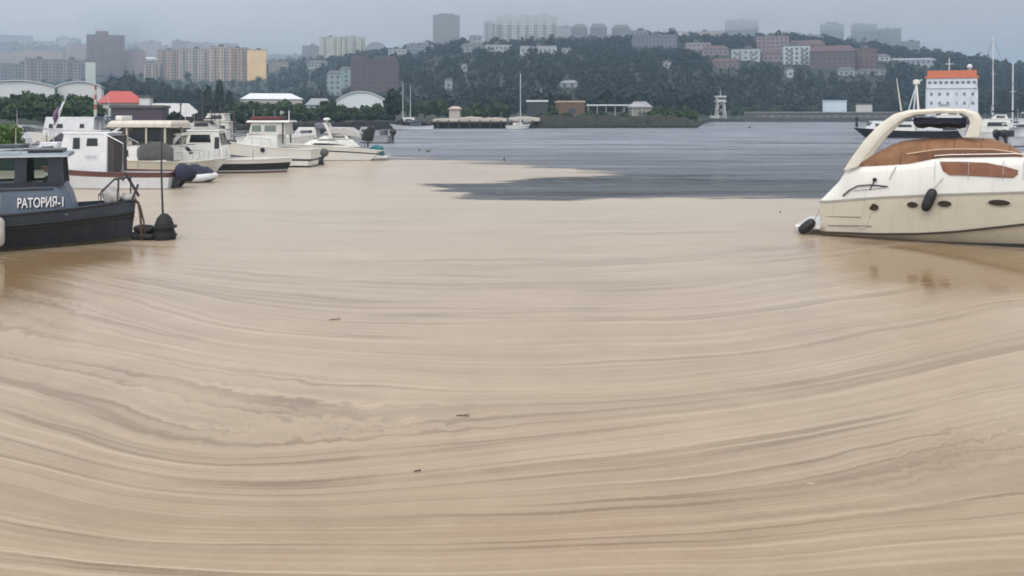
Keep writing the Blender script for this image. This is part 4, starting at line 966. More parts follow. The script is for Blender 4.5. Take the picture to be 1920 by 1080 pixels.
# dashboard and helm seat seen through the panes
MB().bb(XB - 2.2, XB - 1.8, -0.65, 0.65, 1.45, 1.84).build('dashboard', mat('brown_dash', (0.09, 0.045, 0.028), 0.6, var=0.3), wh, bevel=0.03)
MB().bb(XB - 3.8, XB - 3.4, -0.2, 0.5, 1.3, 1.74).bb(XB - 3.85, XB - 3.74, -0.2, 0.5, 1.74, 2.0).build('helm_seat', PTARP, wh, bevel=0.03)
# painted name
def text_part(s, size, m, parent, loc, rot, name, ext=0.003, shear=0.0, sx=1.0):
    c = bpy.data.curves.new(name, 'FONT'); c.body = s; c.size = size; c.extrude = ext; c.align_x = 'CENTER'; c.align_y = 'CENTER'; c.shear = shear; c.offset = size * 0.012
    o = bpy.data.objects.new(name, c); COL.objects.link(o); c.materials.append(m)
    dg = bpy.context.evaluated_depsgraph_get(); dg.update()
    me = bpy.data.meshes.new_from_object(o.evaluated_get(dg)); bpy.data.objects.remove(o)
    o = bpy.data.objects.new(name, me); COL.objects.link(o); o.parent = parent; o.location = loc; o.rotation_euler = rot; o.scale = (sx, 1, 1)
    if not me.materials: me.materials.append(m)
    return o
LETW = mat('white_lettering', (0.78, 0.78, 0.80), 0.5, var=0.05); LETD = mat('dark_lettering_shadow', (0.02, 0.02, 0.03), 0.5)
text_part('PATOPИЯ-1', 0.36, LETW, trunk, (XB - 2.22, -0.856, 1.20), (R(90.8), 0, R(1.9)), 'name_lettering', sx=0.57)
text_part('PATOPИЯ-1', 0.36, LETD, trunk, (XB - 2.19, -0.850, 1.165), (R(90.8), 0, R(1.9)), 'lettering_shadow', sx=0.57)
# pulpit rail, anchor gear on the bow
XB = 4.5
b = MB()
for side in (1, -1):
    p0 = wb_h.pt(0.90, 1, side); p1 = wb_h.pt(0.94, 1, side) + Vector((0, -side * 0.05, 0.62)); p2 = wb_h.pt(0.985, 1, side) + Vector((0, 0, 0.64))
    b.tube([p0, p0 + Vector((0, 0, 0.27)), p1, p2, wb_h.pt(1, 1, 1) + Vector((-0.05, 0, 0.64))], 0.02, 6)
    b.tube([wb_h.pt(0.985, 1, side), p2], 0.018, 6)
    b.tube([wb_h.pt(0.95, 1, side), p1 + Vector((.1, 0, 0))], 0.016, 6)
b.build('pulpit_rail', DSTEEL, wboat)
b = MB(); b.lathe([(0.02, 0), (.16, .02), (.16, .1), (.10, .14), (.10, .34), (.17, .38), (.17, .44), (.02, .46)], 14, Matrix.Translation((XB - .62, 0, 0.98))); b.build('bollard', DSTEEL, wboat, smooth=40)
anc = MB(); anc.obox(Matrix.Translation((XB - .10, -0.05, 1.55)) @ Matrix.Rotation(R(-28), 4, 'Y'), .07, .06, .75); anc.obox(Matrix.Translation((XB - .30, -0.05, 1.72)) @ Matrix.Rotation(R(40), 4, 'Y'), .05, .5, .12)
anc.obox(Matrix.Translation((XB - .02, -0.2, 1.34)) @ Matrix.Rotation(R(20), 4, 'Y'), .06, .16, .42); anc.obox(Matrix.Translation((XB - .02, 0.12, 1.34)) @ Matrix.Rotation(R(20), 4, 'Y'), .06, .16, .42)
anc.build('anchor', DSTEEL, wboat, bevel=0.01)
BAG = mat('white_canvas_sack', (0.42, 0.40, 0.39), 0.8, var=0.25, vscale=6, bump=0.7, bscale=8)
def sack(name, label, loc, rx, ry, rz, m, seed, parent=None):
    bm = bmesh.new(); bmesh.ops.create_icosphere(bm, subdivisions=3, radius=1)
    rg = random.Random(seed); fs = [(rg.uniform(2, 6), rg.uniform(2, 6), rg.uniform(2, 6), rg.uniform(0, 6)) for _ in range(5)]
    for v in bm.verts:
        k = 1 + sum(0.05 * math.sin(a * v.co.x + b2 * v.co.y + c * v.co.z + d) for a, b2, c, d in fs)
        v.co = Vector((v.co.x * rx, v.co.y * ry, (v.co.z if v.co.z > -.6 else -.6 + (v.co.z + .6) * .3) * rz)) * k
    me = bpy.data.meshes.new(name); bm.to_mesh(me); bm.free(); me.polygons.foreach_set('use_smooth', [True] * len(me.polygons)); me.materials.append(m)
    o = bpy.data.objects.new(name, me); COL.objects.link(o); o.location = loc; tag(o, label, 'sack'); return o
def wl(x, y, z): return wboat.matrix_basis @ Vector((x, y, z))
sack('sack', 'rounded white canvas bundle lying behind the anchor on the blue workboat', wl(XB - .62, -0.16, 1.25), .22, .17, .27, BAG, 3)
sack('sack', 'smaller white bundle at the very tip of the blue workboat bow', wl(XB - .20, -0.04, 1.20), .20, .13, .13, BAG, 4)
# mooring lines hanging from the bow
rp = MB().tube([wl(XB - .12, -.05, 1.2), wl(XB + .06, -.06, 1.05), wl(XB + .11, -.07, 0.7), wl(XB + .14, -.07, 0.25), wl(XB + .16, -.07, -.1)], 0.03, 6)
rp.tube([wl(XB - .10, .05, 1.2), wl(XB + .10, .02, 0.95), wl(XB + .2, .0, 0.5), wl(XB + .22, .0, -.1)], 0.024, 6)
tag(rp.build('mooring_chain', RUSTY), 'rusty chain and line hanging from the bow of the blue workboat', 'chain')
# off-white fender on its side
fp = wl(1.40, -1.32, 0.55)
fd = thing('fender', 'off white cylinder fender hanging on the side of the blue workboat', 'fender', fp, WY)
FEN = mat('offwhite_fender', (0.46, 0.44, 0.38), 0.55, var=0.15, vscale=5, dirt=0.35)
MB().lathe([(.02, -.36), (.08, -.34), (.125, -.26), (.13, 0), (.125, .26), (.08, .34), (.02, .37)], 14).build('body', FEN, fd, smooth=50)
MB().tube([(0, 0, .36), (0, .08, .62), (0, .16, .9)], 0.012, 5).build('rope', ROPE, fd)

# ------------------------------------------------------------------ black spar buoy and tyre float
bp_ = at(308, 449)
by = thing('spar_buoy', 'black domed buoy with a tall thin pole, right of the blue workboat bow', 'buoy', (bp_.x, bp_.y, 0), 0)
BUOY = mat('fouled_black_rubber', (0.010, 0.0105, 0.010), 0.7, var=0.5, vscale=9, bump=0.8, bscale=14)
MB().lathe([(.02, -.3), (.29, -.28), (.31, .0), (.29, .22), (.265, .24), (.25, .42), (.19, .60), (.10, .70), (.05, .72)], 16).build('float_body', BUOY, by, smooth=40)
MB().tube([(-.04, 0, .68), (-.08, 0, 1.9), (-.065, 0, 3.05)], [.032, .026, .02], 8).build('pole', DSTEEL, by, smooth=60)
for z in (.12, .36): MB().lathe([(.28, z - .03), (.335, z - .03), (.335, z + .03), (.28, z + .03)], 16).build('rubber_band', BLACK, by, smooth=40)
tq = at(272, 448)
for i, (dx, dy, tz, r1, lb) in enumerate(((-.22, .0, .09, .26, 'flat black tyre floating against the workboat bow'), (.16, -.05, .10, .27, 'black tyre floating between the buoy and the other tyres'), (.0, .06, .27, .25, 'black tyre stacked on top of the two floating tyres'))):
    b = MB(); n = 20; rings = []
    for k in range(n):
        a = 2 * math.pi * k / n
        rings.append([Vector(((r1 + .085 * math.cos(q)) * math.cos(a), (r1 + .085 * math.cos(q)) * math.sin(a), .085 * math.sin(q) * 1.0)) for q in (2 * math.pi * j / 8 for j in range(8))])
    rings.append(rings[0]); b.loft(rings, cap=False)
    o = b.build('tyre', BUOY, smooth=50); o.location = (tq.x + dx, tq.y + dy, tz); o.rotation_euler = (R(4 * i - 3), R(5 - 4 * i), i); tag(o, lb, 'tyre')

# ------------------------------------------------------------------ white cabin boat behind the workboat
t = place('cabin_boat', 'white cabin boat with red brown deck edge and two dark windows behind the blue workboat', 'boat', 205, 352, 180)
h = Hull(6.4, 2.2, (0.76, 0.80, 1.0), rake=.6, stern=.92)
make_hull(t, h, [(-1, .06, OFFW, 'bottom'), (.06, .72, WHITE, 'hull'), (.72, 1.0, WOODR, 'rub_rail')], rail=(WOODR, GREYH))
# white quarter where the rail turns white aft
cabin(t, -0.25, 2.15, .86, .75, .78, 2.55, .35, 0, WHITE, [(1.02, 1.36, 1.85, 2.36), (0.18, .72, 1.98, 2.34)], over=.06, rear=True)
MB().bb(-.52, -.26, -.7, .7, .8, 2.45).build('door_recess', mat('shadowed_brown_door', (0.05, 0.04, 0.038), 0.7), t)
text_part('CAT-21', .17, mat('grey_blue_lettering', (0.22, .27, .33), .6), t, (.45, .893, 1.48), (R(90), 0, R(180)), 'lettering')
MB().bb(.2, 1.4, -.5, .5, 2.63, 2.70).build('roof_hatch', OFFW, t)
antenna(t, .3, .3, 2.6, .5)
MB().tube([(-.1, -.75, 2.55), (-1.0, -.8, 2.1), (-1.0, -.85, .85)], .02).tube([(-.1, .75, 2.55), (-1.0, .8, 2.1), (-1.0, .85, .85)], .02).build('awning_frame', STEEL, t)
o1 = outboard(t, -3.15, .35, .55, NAVYC, R(-32), 1.35); o2 = outboard(t, -3.15, -.35, .5, NAVYC, R(-38), 1.3)
dg_ = place('inflatable_dinghy', 'white inflatable dinghy under a navy cover behind the white cabin boat stern', 'dinghy', 366, 342, 8)
b = MB()
for side in (1, -1): b.tube([(-1.0, side * .42, .24), (.3, side * .42, .24), (.75, side * .3, .30), (1.0, 0, .36)], [.2, .2, .18, .14], 10)
b.build('tube', mat('white_hypalon', (0.6, .6, .6), .6), dg_, smooth=60)
MB().bb(-1.0, .8, -.42, .42, .06, .16).build('floor', BLACK, dg_)
s = MB(); rings = []
for k in range(8):
    x = -1.0 + 1.9 * k / 7; hh = (.42 + .5 * math.sin(math.pi * (k + .6) / 8.5)) * (1 + .08 * math.sin(k * 2.3))
    rings.append([(x, -.62 * (1 - .06 * k), .12), (x, -.5 * (1 - .06 * k), hh * .75), (x, 0, hh), (x, .5 * (1 - .06 * k), hh * .75), (x, .62 * (1 - .06 * k), .12)])
s.loft(rings).build('cover', NAVYC, dg_, smooth=50)

# ------------------------------------------------------------------ cream cruiser behind it
t = place('cabin_cruiser', 'cream cabin cruiser with a long cream roof behind the white cabin boat', 'boat', 268, 334, 172)
h = Hull(7.0, 2.5, (0.95, 1.0, 1.25), rake=.8)
make_hull(t, h, [(-1, .05, NAVY, 'bottom'), (.05, 1.0, CREAM, 'hull')])
cabin(t, -1.9, 2.3, 1.0, .8, .95, 1.75, .5, .1, GEL, [(.3, 1.4, 1.2, 1.55)], front=False, over=.02, rth=.04)
MB().bb(-1.7, .2, -.72, .72, 1.8, 2.70).build('saloon', mat('dark_cabin_inside', (.045, .04, .035), .6, var=.3), t)
for x in (-1.8, -.75, .35):
    for sd in (1, -1): MB().bb(x, x + .09, sd * .86 - .04, sd * .86 + .04, 1.795, 2.74).build('roof_post', CREAM, t)
for x0, x1 in ((-1.68, -.8), (-.62, .3)):
    for sd in (1, -1): MB().bb(x0, x1, sd * .84 - .015, sd * .84 + .015, 2.05, 2.55).build('window', GLASS, t)
for sd in (1, -1): MB().loft([[(x - .1, sd * .88 - .03, z), (x + .14, sd * .88 - .03, z), (x + .14, sd * .88 + .03, z), (x - .1, sd * .88 + .03, z)] for x, z in ((1.75, 1.75), (1.55, 2.1), (1.2, 2.45), (.75, 2.74))]).build('curved_pillar', GEL, t, smooth=40)
MB().loft([[(1.62, -.8, 1.85), (1.62, .8, 1.85), (1.6, .8, 1.85), (1.6, -.8, 1.85)], [(.78, -.8, 2.7), (.78, .8, 2.7), (.76, .8, 2.7), (.76, -.8, 2.7)]]).build('windscreen', GLASS, t)
b = MB(); b.loft([[(-2.2, -1.05, 2.745), (1.5, -.98, 2.745), (1.5, .98, 2.745), (-2.2, 1.05, 2.745)], [(-2.2, -1.05, 2.95), (1.45, -.98, 2.95), (1.45, .98, 2.95), (-2.2, 1.05, 2.95)], [(-2.1, -.9, 3.1), (1.3, -.85, 3.1), (1.3, .85, 3.1), (-2.1, .9, 3.1)]])
b.build('roof', mat('cream_roof', (0.56, .51, .43), .5, dirt=.15), t, bevel=.03)
MB().bb(.9, 1.3, -.5, .5, 3.105, 3.36).build('roof_box', GEL, t, bevel=.05)
s = MB(); rings = []
for k in range(9):
    x = -2.3 + 2.0 * k / 8; hh = 1.45 + .55 * math.sin(math.pi * (k + .5) / 9) ** .6 + .05 * math.sin(k * 3)
    rings.append([(x, .96, 1.0), (x, 1.10, 1.25), (x, 1.08, hh), (x, .98, hh + .02), (x, .96, 1.1)])
s.loft(rings).build('side_cover', TARP, t, smooth=50)
# boat with an angled white targa
t = place('targa_boat', 'white open boat with a sharply angled white targa arch, behind the thin buoy pole', 'boat', 322, 332, 8)
h = Hull(6.0, 2.2, (0.8, .85, 1.05), rake=.9)
make_hull(t, h, [(-1, .05, NAVY, 'bottom'), (.05, .8, GEL, 'hull'), (.8, 1, GEL, 'topside')])
cabin(t, -.4, 1.4, .85, .6, .85, 1.7, .7, .1, GEL, [(-.2, .5, 1.3, 1.6)])
b = MB()
for side in (1, -1):
    b.loft([[(x - .14, side * y - .05, z), (x + .14, side * y - .05, z), (x + .14, side * y + .05, z), (x - .14, side * y + .05, z)] for x, y, z in ((-.5, 1.0, .9), (.35, .98, 2.0), (.62, .92, 2.34))])
b.loft([[(.48, y, 2.28), (.76, y, 2.28), (.76, y, 2.42), (.48, y, 2.42)] for y in (-.97, .97)])
b.loft([[(-1.0, y, 2.30), (.5, y, 2.30), (.5, y, 2.40), (-1.0, y, 2.40)] for y in (-.97, .97)])
b.build('targa_arch', GEL, t, bevel=.02)
MB().bb(-1.4, -.3, -.9, .9, 1.6, 1.95).build('seat_back', PTARP, t, bevel=.05)
MB().bb(-2.2, -1.3, -.9, .9, .9, 1.5).build('engine_cover', TARP, t, bevel=.08)
rails(t, h, STEEL, .45, .98, .5)
outboard(t, -3.05, 0, .75, BLACK, 0, 1.1)
MB().tube([(-.9, 1.0, .9), (-.9, 1.0, 1.7), (1.0, 1.0, 1.75)], .025).build('side_rail', DSTEEL, t)

# ------------------------------------------------------------------ white motorboat with a black lower hull
t = place('motorboat', 'white motorboat with a low black hull side and white deck edge, left group centre', 'boat', 438, 323, 4)
h = Hull(6.9, 2.5, (0.86, 0.80, 0.86), rake=.35, p=3.2, pw=2.8)
make_hull(t, h, [(-1, .12, WOODR, 'bottom'), (.12, .22, GREYH, 'boot_stripe'), (.22, .70, BLACK, 'lower_hull'), (.70, 1.0, GEL, 'hull')])
cabin(t, -2.6, -.35, 1.0, .85, .8, 2.45, .35, .2, GEL, [(-2.3, -1.1, 1.8, 2.25), (-.9, -.62, 1.4, 2.1)], over=.1, rth=.1)
cabin(t, -2.3, -.8, .7, .6, 2.56, 3.0, .5, .2, OFFW, [(-2.1, -1.3, 2.72, 2.92)], over=.04, name='flybridge')
b = MB().tube([(-2.4, .9, 2.5), (-2.4, .9, 3.15), (-1.0, .85, 3.15)], .02).tube([(-2.4, -.9, 2.5), (-2.4, -.9, 3.15), (-1.0, -.85, 3.15)], .02).bb(-2.5, -.9, -.95, .95, 3.15, 3.21); b.build('bimini', PTARP, t)
antenna(t, -1.2, .4, 3.0, 2.2, DSTEEL, .03); antenna(t, -.7, -.4, 2.5, 2.6, DSTEEL, .025)
for k in range(3): MB().tube([(-2.4 + 1.9 * k, -1.22, .78), (-2.4 + 1.9 * k, -1.21, 1.4)], .015).build('stanchion', DSTEEL, t)

# wheelhouse cruiser with a porthole
t = place('wheelhouse_cruiser', 'off white wheelhouse cruiser with one round porthole in its side', 'boat', 500, 312, 176)
h = Hull(6.6, 2.4, (1.15, 1.35, 1.8), rake=.9)
make_hull(t, h, [(-1, .1, NAVY, 'bottom'), (.1, .35, GEL, 'lower_hull'), (.35, .47, SLATE, 'stripe'), (.47, 1.0, GEL, 'hull')])
cabin(t, -1.0, 1.75, .95, .75, 1.25, 2.1, .7, 0, GEL, [], front=False, name='trunk_cabin')
cabin(t, -1.5, .95, .82, .75, 2.1, 2.9, .15, 0, OFFW, [(-.9, -.1, 2.3, 2.7), (.1, .75, 2.3, 2.7)], over=.3, rth=.12, roofm=GEL, wm=mat('greenish_glass', (.13, .16, .14), .2))
MB().lathe([(.01, -.02), (.15, -.02), (.15, .02), (.01, .02)], 16, Matrix.Translation((-.15, 1.185, 1.12)) @ Matrix.Rotation(R(90), 4, 'X')).build('porthole', GLASS, t)
MB().bb(-1.1, .9, -.6, .6, 3.03, 3.28).build('roof_load', mat('maroon_cover', (.10, .03, .035), .8, var=.3, vscale=6), t, bevel=.08)
MB().tube([(-1.35, .8, 1.5), (-1.35, .8, 2.9)], .05).tube([(-1.35, -.8, 1.5), (-1.35, -.8, 2.9)], .05).build('aft_post', DSTEEL, t)
rails(t, h, STEEL, .4, .97, .5)
MB().bb(1.9, 2.4, .3, .7, 1.5, 1.75).build('cleat_box', DSTEEL, t)
antenna(t, .8, .2, 2.95, .8)

# sport cruiser with teal canvas on its bow
t = place('sport_cruiser', 'sleek white sport cruiser with a teal canvas over its stern platform', 'boat', 628, 300, 183)
h = Hull(7.2, 2.6, (0.72, 1.05, 1.2), rake=1.1, stern=.9, srake=.9)
make_hull(t, h, [(-1, .04, NAVY, 'bottom'), (.04, .62, GEL, 'hull'), (.62, .72, NAVY, 'stripe'), (.72, 1.0, GEL, 'topside')])
cabin(t, -2.0, 2.6, 1.0, .5, 1.0, 1.55, 1.0, .6, GEL, [(-.9, 1.6, 1.12, 1.28)], front=False, over=0, rth=.03, name='cabin_moulding', wm=BLACK)
cabin(t, -1.2, 1.2, .9, .7, 1.57, 1.95, .8, .3, GEL, [(-.9, .3, 1.65, 1.85)], over=0, rth=.03, name='windscreen_moulding', wm=GLASS)
s = MB(); s.prism([(-2.1, 1.6), (-1.9, 2.0), (-1.3, 2.42), (.2, 2.45), (.75, 1.97), (-.4, 1.96)], -.85, .85); s.build('cockpit_cover', LTARP, t, bevel=.06)
b = MB()
for side in (1, -1): b.loft([[(x - .12, side * .88 - .04, z), (x + .12, side * .88 - .04, z), (x + .12, side * .88 + .04, z), (x - .12, side * .88 + .04, z)] for x, z in ((.1, 1.6), (.42, 2.4), (.62, 2.75))])
b.loft([[(.5, y, 2.7), (.74, y, 2.7), (.74, y, 2.8), (.5, y, 2.8)] for y in (-.92, .92)]); b.build('radar_arch', GEL, t)
MB().lathe([(.01, 0), (.26, .02), (.28, .1), (.2, .18), (.01, .2)], 14, Matrix.Translation((.6, 0, 2.95))).tube([(.6, 0, 2.8), (.6, 0, 2.97)], .04).build('radar_dome', GEL, t, smooth=40)
s = MB(); s.prism([(-2.75, 1.35), (-2.95, 2.35), (-2.7, 2.62), (-2.2, 2.2), (-2.0, 1.5)], -.7, .7); s.build('folded_hood', BLACK, t, bevel=.08)
s = MB(); s.prism([(-3.62, .34), (-3.5, .95), (-2.95, 1.12), (-2.6, .86), (-2.9, .55)], -1.0, 1.0); s.build('stern_canvas', TEAL, t, bevel=.05)
MB().bb(-4.0, -3.3, -1.0, 1.0, .22, .34).build('bathing_platform', GEL, t, bevel=.03)
MB().tube([(-2.3, .9, 1.0), (-2.3, .9, 1.9)], .03).tube([(-2.3, -.9, 1.0), (-2.3, -.9, 1.9)], .03).build('flag_staff', DSTEEL, t)
rails(t, h, STEEL, .45, .98, .4)
# dark mooring buoys in front of the sport cruiser
for px, py, r_, lb in ((594, 309, .5, 'large dark ball buoy moored in front of the white sport cruiser'), (573, 311, .36, 'smaller dark ball buoy left of the large one')):
    p = at(px, py); m_ = thing('mooring_buoy', lb, 'buoy', (p.x, p.y, 0))
    MB().lathe([(.01, -r_ * .8), (r_ * .6, -r_ * .6), (r_, 0), (r_ * .95, r_ * .45), (r_ * .6, r_ * .85), (.06, r_)], 14).build('ball', BUOY, m_, smooth=50)
    MB().tube([(-.12, 0, r_ * .9), (-.1, 0, r_ + .25), (.1, 0, r_ + .25), (.12, 0, r_ * .9)], .03, 5).build('ring', DSTEEL, m_)
t = place('tender', 'small dark open tender tied between the two cruisers', 'boat', 560, 306, 200)
h = Hull(3.0, 1.3, (.4, .42, .6), rake=.4); make_hull(t, h, [(-1, .1, BLACK, 'bottom'), (.1, 1, mat('dark_green_paint', (.03, .045, .04), .5, var=.3), 'hull')], deckw=.5)
outboard(t, -1.5, 0, .5, TARP, R(-20), 1.0); MB().bb(-.3, 0, -.6, .6, .36, .42).build('thwart', WOODR, t); MB().bb(.3, .9, -.4, .4, .3, .95).build('covered_gear', TARP, t, bevel=.1)

# ------------------------------------------------------------------ back row on the left
def simple_boat(name, label, px, py, hdg, Ln, B, zs, hm, deckm, cabs, extra=None, bottom=None):
    t = place(name, label, 'boat', px, py, hdg)
    h = Hull(Ln, B, zs, rake=Ln * .12)
    make_hull(t, h, [(-1, .1, bottom or NAVY, 'bottom'), (.1, .75, hm, 'hull'), (.75, 1.0, hm, 'sheer_strake')], rail=(deckm, deckm))
    for c in cabs: cabin(t, *c[0], **c[1])
    if extra: extra(t, h)
    q = random.Random(len(label) * 7 + int(px))
    x = -Ln * .36 + q.uniform(-.2, .2); z = zs[0] * .9
    MB().bb(x - Ln * .07, x + Ln * .05, -B * .3, B * .3, z, z + q.uniform(.45, .9)).build('deck_cover', q.choice((PTARP, TARP, NAVYC, BLACK)), t, bevel=.12)
    if Ln < 9:
        rails(t, h, STEEL, .42, .98, .5)
        top = max(c[0][5] for c in cabs) if cabs else zs[1]
        antenna(t, q.uniform(-.6, .4), q.uniform(-.3, .3), top, q.uniform(.9, 2.6), q.choice((DSTEEL, ALU, OFFW)), .028)
    return t
def ex1(t, h): MB().bb(-3.2, -1.6, -.9, .9, 3.1, 3.2).tube([(-3.1, .8, 2.0), (-3.1, .8, 3.1)], .03).tube([(-1.7, .8, 2.0), (-1.7, .8, 3.1)], .03).build('sun_awning', BLUEC, t); rails(t, h, STEEL, .4, .98, .6)
simple_boat('houseboat', 'white boat with three small dark square windows below the hall roofs', 142, 290, 180, 8.0, 2.8, (1.5, 1.5, 1.9), GEL, GEL,
            [((-2.0, 2.4, 1.1, .95, 1.4, 3.1, .3, 0, WHITE), dict(wins=[(1.45, 1.8, 2.25, 2.6), (.6, 1.2, 2.25, 2.6), (-1.2, -.8, 2.25, 2.6)], over=.05))], ex1)
def ex2(t, h):
    s = MB(); rings = []
    for k in range(12):
        x = -2.2 + 4.8 * k / 11; hh = 1.25 + .75 * math.exp(-((k - 8.5) / 1.8) ** 2) + .18 * math.sin(k * 1.9)
        rings.append([(x, -1.0, .7), (x, -.8, hh * .85), (x, 0, hh), (x, .8, hh * .85), (x, 1.0, .7)])
    s.loft(rings).build('boat_cover', PTARP, t, smooth=40)
t_cov = simple_boat('covered_boat', 'boat under a dark violet tarpaulin carrying a striped flag', 82, 300, 0, 5.6, 2.1, (.85, .8, 1.0), GREYH, GREYH, [], ex2)
fl = thing('flag', 'white and dark striped flag on a leaning staff above the violet tarpaulin', 'flag', t_cov.location + Vector((.55, -.1, 1.2)), 0)
MB().tube([(0, 0, 0), (1.15, 0, 3.55)], [.035, .02], 6).build('staff', ALU, fl)
for k, m_ in enumerate((mat('flag_white', (.72, .70, .70), .8), mat('flag_blue', (.06, .06, .14), .8), mat('flag_purple', (.20, .10, .16), .8))):
    v, f = [], []; n = 10
    for i in range(n + 1):
        s_ = i / n
        for j in (0, 1):
            q = k + j
            v.append((1.1 - .12 * q - .55 * s_ - .17 * q * (1 - s_) , .10 * math.sin(s_ * 9 + q * .7), 3.3 - 1.25 * s_ - .28 * q - .2 * s_))
    for i in range(n): f.append((2 * i, 2 * i + 1, 2 * i + 3, 2 * i + 2))
    o = MB().add(v, f).build('flag_stripe', m_, fl, smooth=60); sd2 = o.modifiers.new('thick', 'SOLIDIFY'); sd2.thickness = .006
simple_boat('small_cruiser', 'small pale blue white boat with one mast post left of the white cabin', 100, 316, 186, 4.8, 1.9, (.7, .8, 1.1), WHITE, WHITE, [((-.6, 1.1, .75, .6, .75, 1.6, .5, .1, WHITE), dict(wins=[(-.3, .5, 1.2, 1.45)], over=.04))], lambda t, h: (antenna(t, .4, 0, 1.6, .7, DSTEEL, .04), rails(t, h, STEEL, .4, .97, .45)))
simple_boat('open_boat', 'dark green open boat at the left edge behind the workboat roof', 28, 318, 5, 5.5, 2.0, (.8, .75, 1.05), mat('dark_green_hull', (.03, .055, .05), .5, var=.3), BLACK, [((-.8, .9, .7, .6, .7, 1.5, .3, .1, SLATE), dict(wins=[(-.5, .3, 1.1, 1.4)], over=.05))])
simple_boat('low_barge', 'low white launch lying beyond the green bush', 40, 281, 2, 7.0, 2.3, (1.2, 1.1, 1.4), WHITE, WHITE, [((-1.8, .8, .9, .8, 1.1, 2.3, .4, .2, WHITE), dict(wins=[(-1.4, .3, 1.75, 2.1)], over=.1, roofm=GREYH))])
simple_boat('awning_boat', 'white boat with a blue awning between the white cabin and the trees', 190, 284, 175, 6.5, 2.4, (1.2, 1.2, 1.5), GEL, GEL, [((-1.0, 1.4, .9, .75, 1.1, 2.5, .5, .2, GEL), dict(wins=[(-.6, .6, 1.8, 2.2)], over=.1, roofm=BLUEC))], lambda t, h: MB().bb(-2.9, -1.0, -.95, .95, 3.0, 3.1).tube([(-2.8, .9, 1.2), (-2.8, .9, 3.0)], .03).tube([(-1.1, .9, 1.2), (-1.1, .9, 3.0)], .03).build('stern_awning', BLUEC, t))
simple_boat('tall_cruiser', 'grey white flybridge boat with dark windows below the conifers', 398, 286, 180, 7.6, 2.7, (1.4, 1.4, 1.7), WHITE, WHITE, [((-1.9, 1.8, 1.05, .9, 1.3, 2.7, .5, .2, OFFW), dict(wins=[(-1.5, -.2, 2.0, 2.4), (.0, 1.0, 2.0, 2.4)], over=.15)), ((-1.4, .6, .8, .7, 2.8, 3.4, .4, .1, OFFW), dict(wins=[(-1.1, 0, 3.0, 3.3)], over=.08, name='flybridge'))], lambda t, h: (antenna(t, -.8, .2, 3.4, 1.6, DSTEEL, .05), antenna(t, 1.2, .2, 2.7, 1.9, DSTEEL, .04), rails(t, h, STEEL, .4, .98, .6)))
simple_boat('white_cruiser', 'white cruiser with a maroon cockpit hood behind the porthole boat', 520, 283, 0, 7.0, 2.5, (1.2, 1.2, 1.5), GEL, GEL, [((-1.5, 1.6, .95, .7, 1.2, 2.3, .8, .2, GEL), dict(wins=[(-1.0, .6, 1.75, 2.05)], over=.05))], lambda t, h: (MB().bb(-2.6, -1.2, -.9, .9, 2.35, 2.6).build('hood', mat('maroon_hood', (.09, .03, .035), .8, var=.3), t, bevel=.1), antenna(t, -.3, .2, 2.3, 1.6)))
simple_boat('covered_launch', 'low dark covered launch with black canopy frames between the two white cruisers', 404, 303, 6, 5.6, 2.1, (.95, .9, 1.15), mat('black_green_hull', (.022, .026, .026), .5, var=.3), BLACK, [((-1.4, .9, .85, .7, .9, 1.9, .5, .1, PTARP), dict(wins=[(-1.0, .3, 1.4, 1.7)], over=.06, roofm=NAVYC))], lambda t, h: (antenna(t, -.3, .2, 1.9, 2.6, DSTEEL, .05), MB().tube([(.9, .7, .9), (1.0, .6, 2.3), (-.9, .6, 2.45), (-1.2, .7, .9)], .03).tube([(.9, -.7, .9), (1.0, -.6, 2.3), (-.9, -.6, 2.45), (-1.2, -.7, .9)], .03).build('canopy_frame', DSTEEL, t)))
simple_boat('dark_yacht', 'dark blue hulled boat with a grey hood left of the sport cruiser arch', 575, 277, 178, 6.6, 2.3, (1.1, 1.1, 1.4), mat('deep_blue_hull', (.03, .035, .08), .35), GEL, [((-1.2, 1.4, .9, .7, 1.1, 2.0, .7, .1, GEL), dict(wins=[(-.8, .5, 1.5, 1.8)], over=.05))], lambda t, h: MB().bb(-2.3, -1.0, -.85, .85, 1.9, 2.5).build('hood', mat('grey_violet_hood', (.16, .15, .19), .8), t, bevel=.12))
simple_boat('pale_boat', 'pale boat with a long white cabin top behind the angled targa', 352, 292, 2, 7.0, 2.4, (1.1, 1.1, 1.4), OFFW, OFFW, [((-2.0, 1.7, .95, .8, 1.1, 2.6, .5, .1, OFFW), dict(wins=[(-1.6, -.5, 1.9, 2.3), (-.2, .9, 1.9, 2.3)], over=.12, roofm=GEL))], lambda t, h: antenna(t, .5, .1, 2.6, 1.2))
simple_boat('grey_launch', 'small grey launch with a covered motor right of the tarpaulined cruiser', 690, 268, 170, 5.5, 2.1, (.9, .9, 1.2), GREYH, GREYH, [((-.5, 1.2, .8, .6, .9, 1.8, .5, .1, GREYH), dict(wins=[(-.2, .6, 1.3, 1.6)], over=.05))], lambda t, h: outboard(t, -2.8, 0, .9, BLACK, 0, 1.3))
simple_boat('moored_skiff', 'low white skiff moored at the quay beyond the sport cruiser', 772, 244, 184, 9.0, 2.6, (1.0, .8, 1.3), WHITE, GREYH, [((-2.0, .5, .8, .7, .8, 2.0, .4, .1, SLATE), dict(wins=[(-1.6, -.2, 1.4, 1.75)], over=.05))])
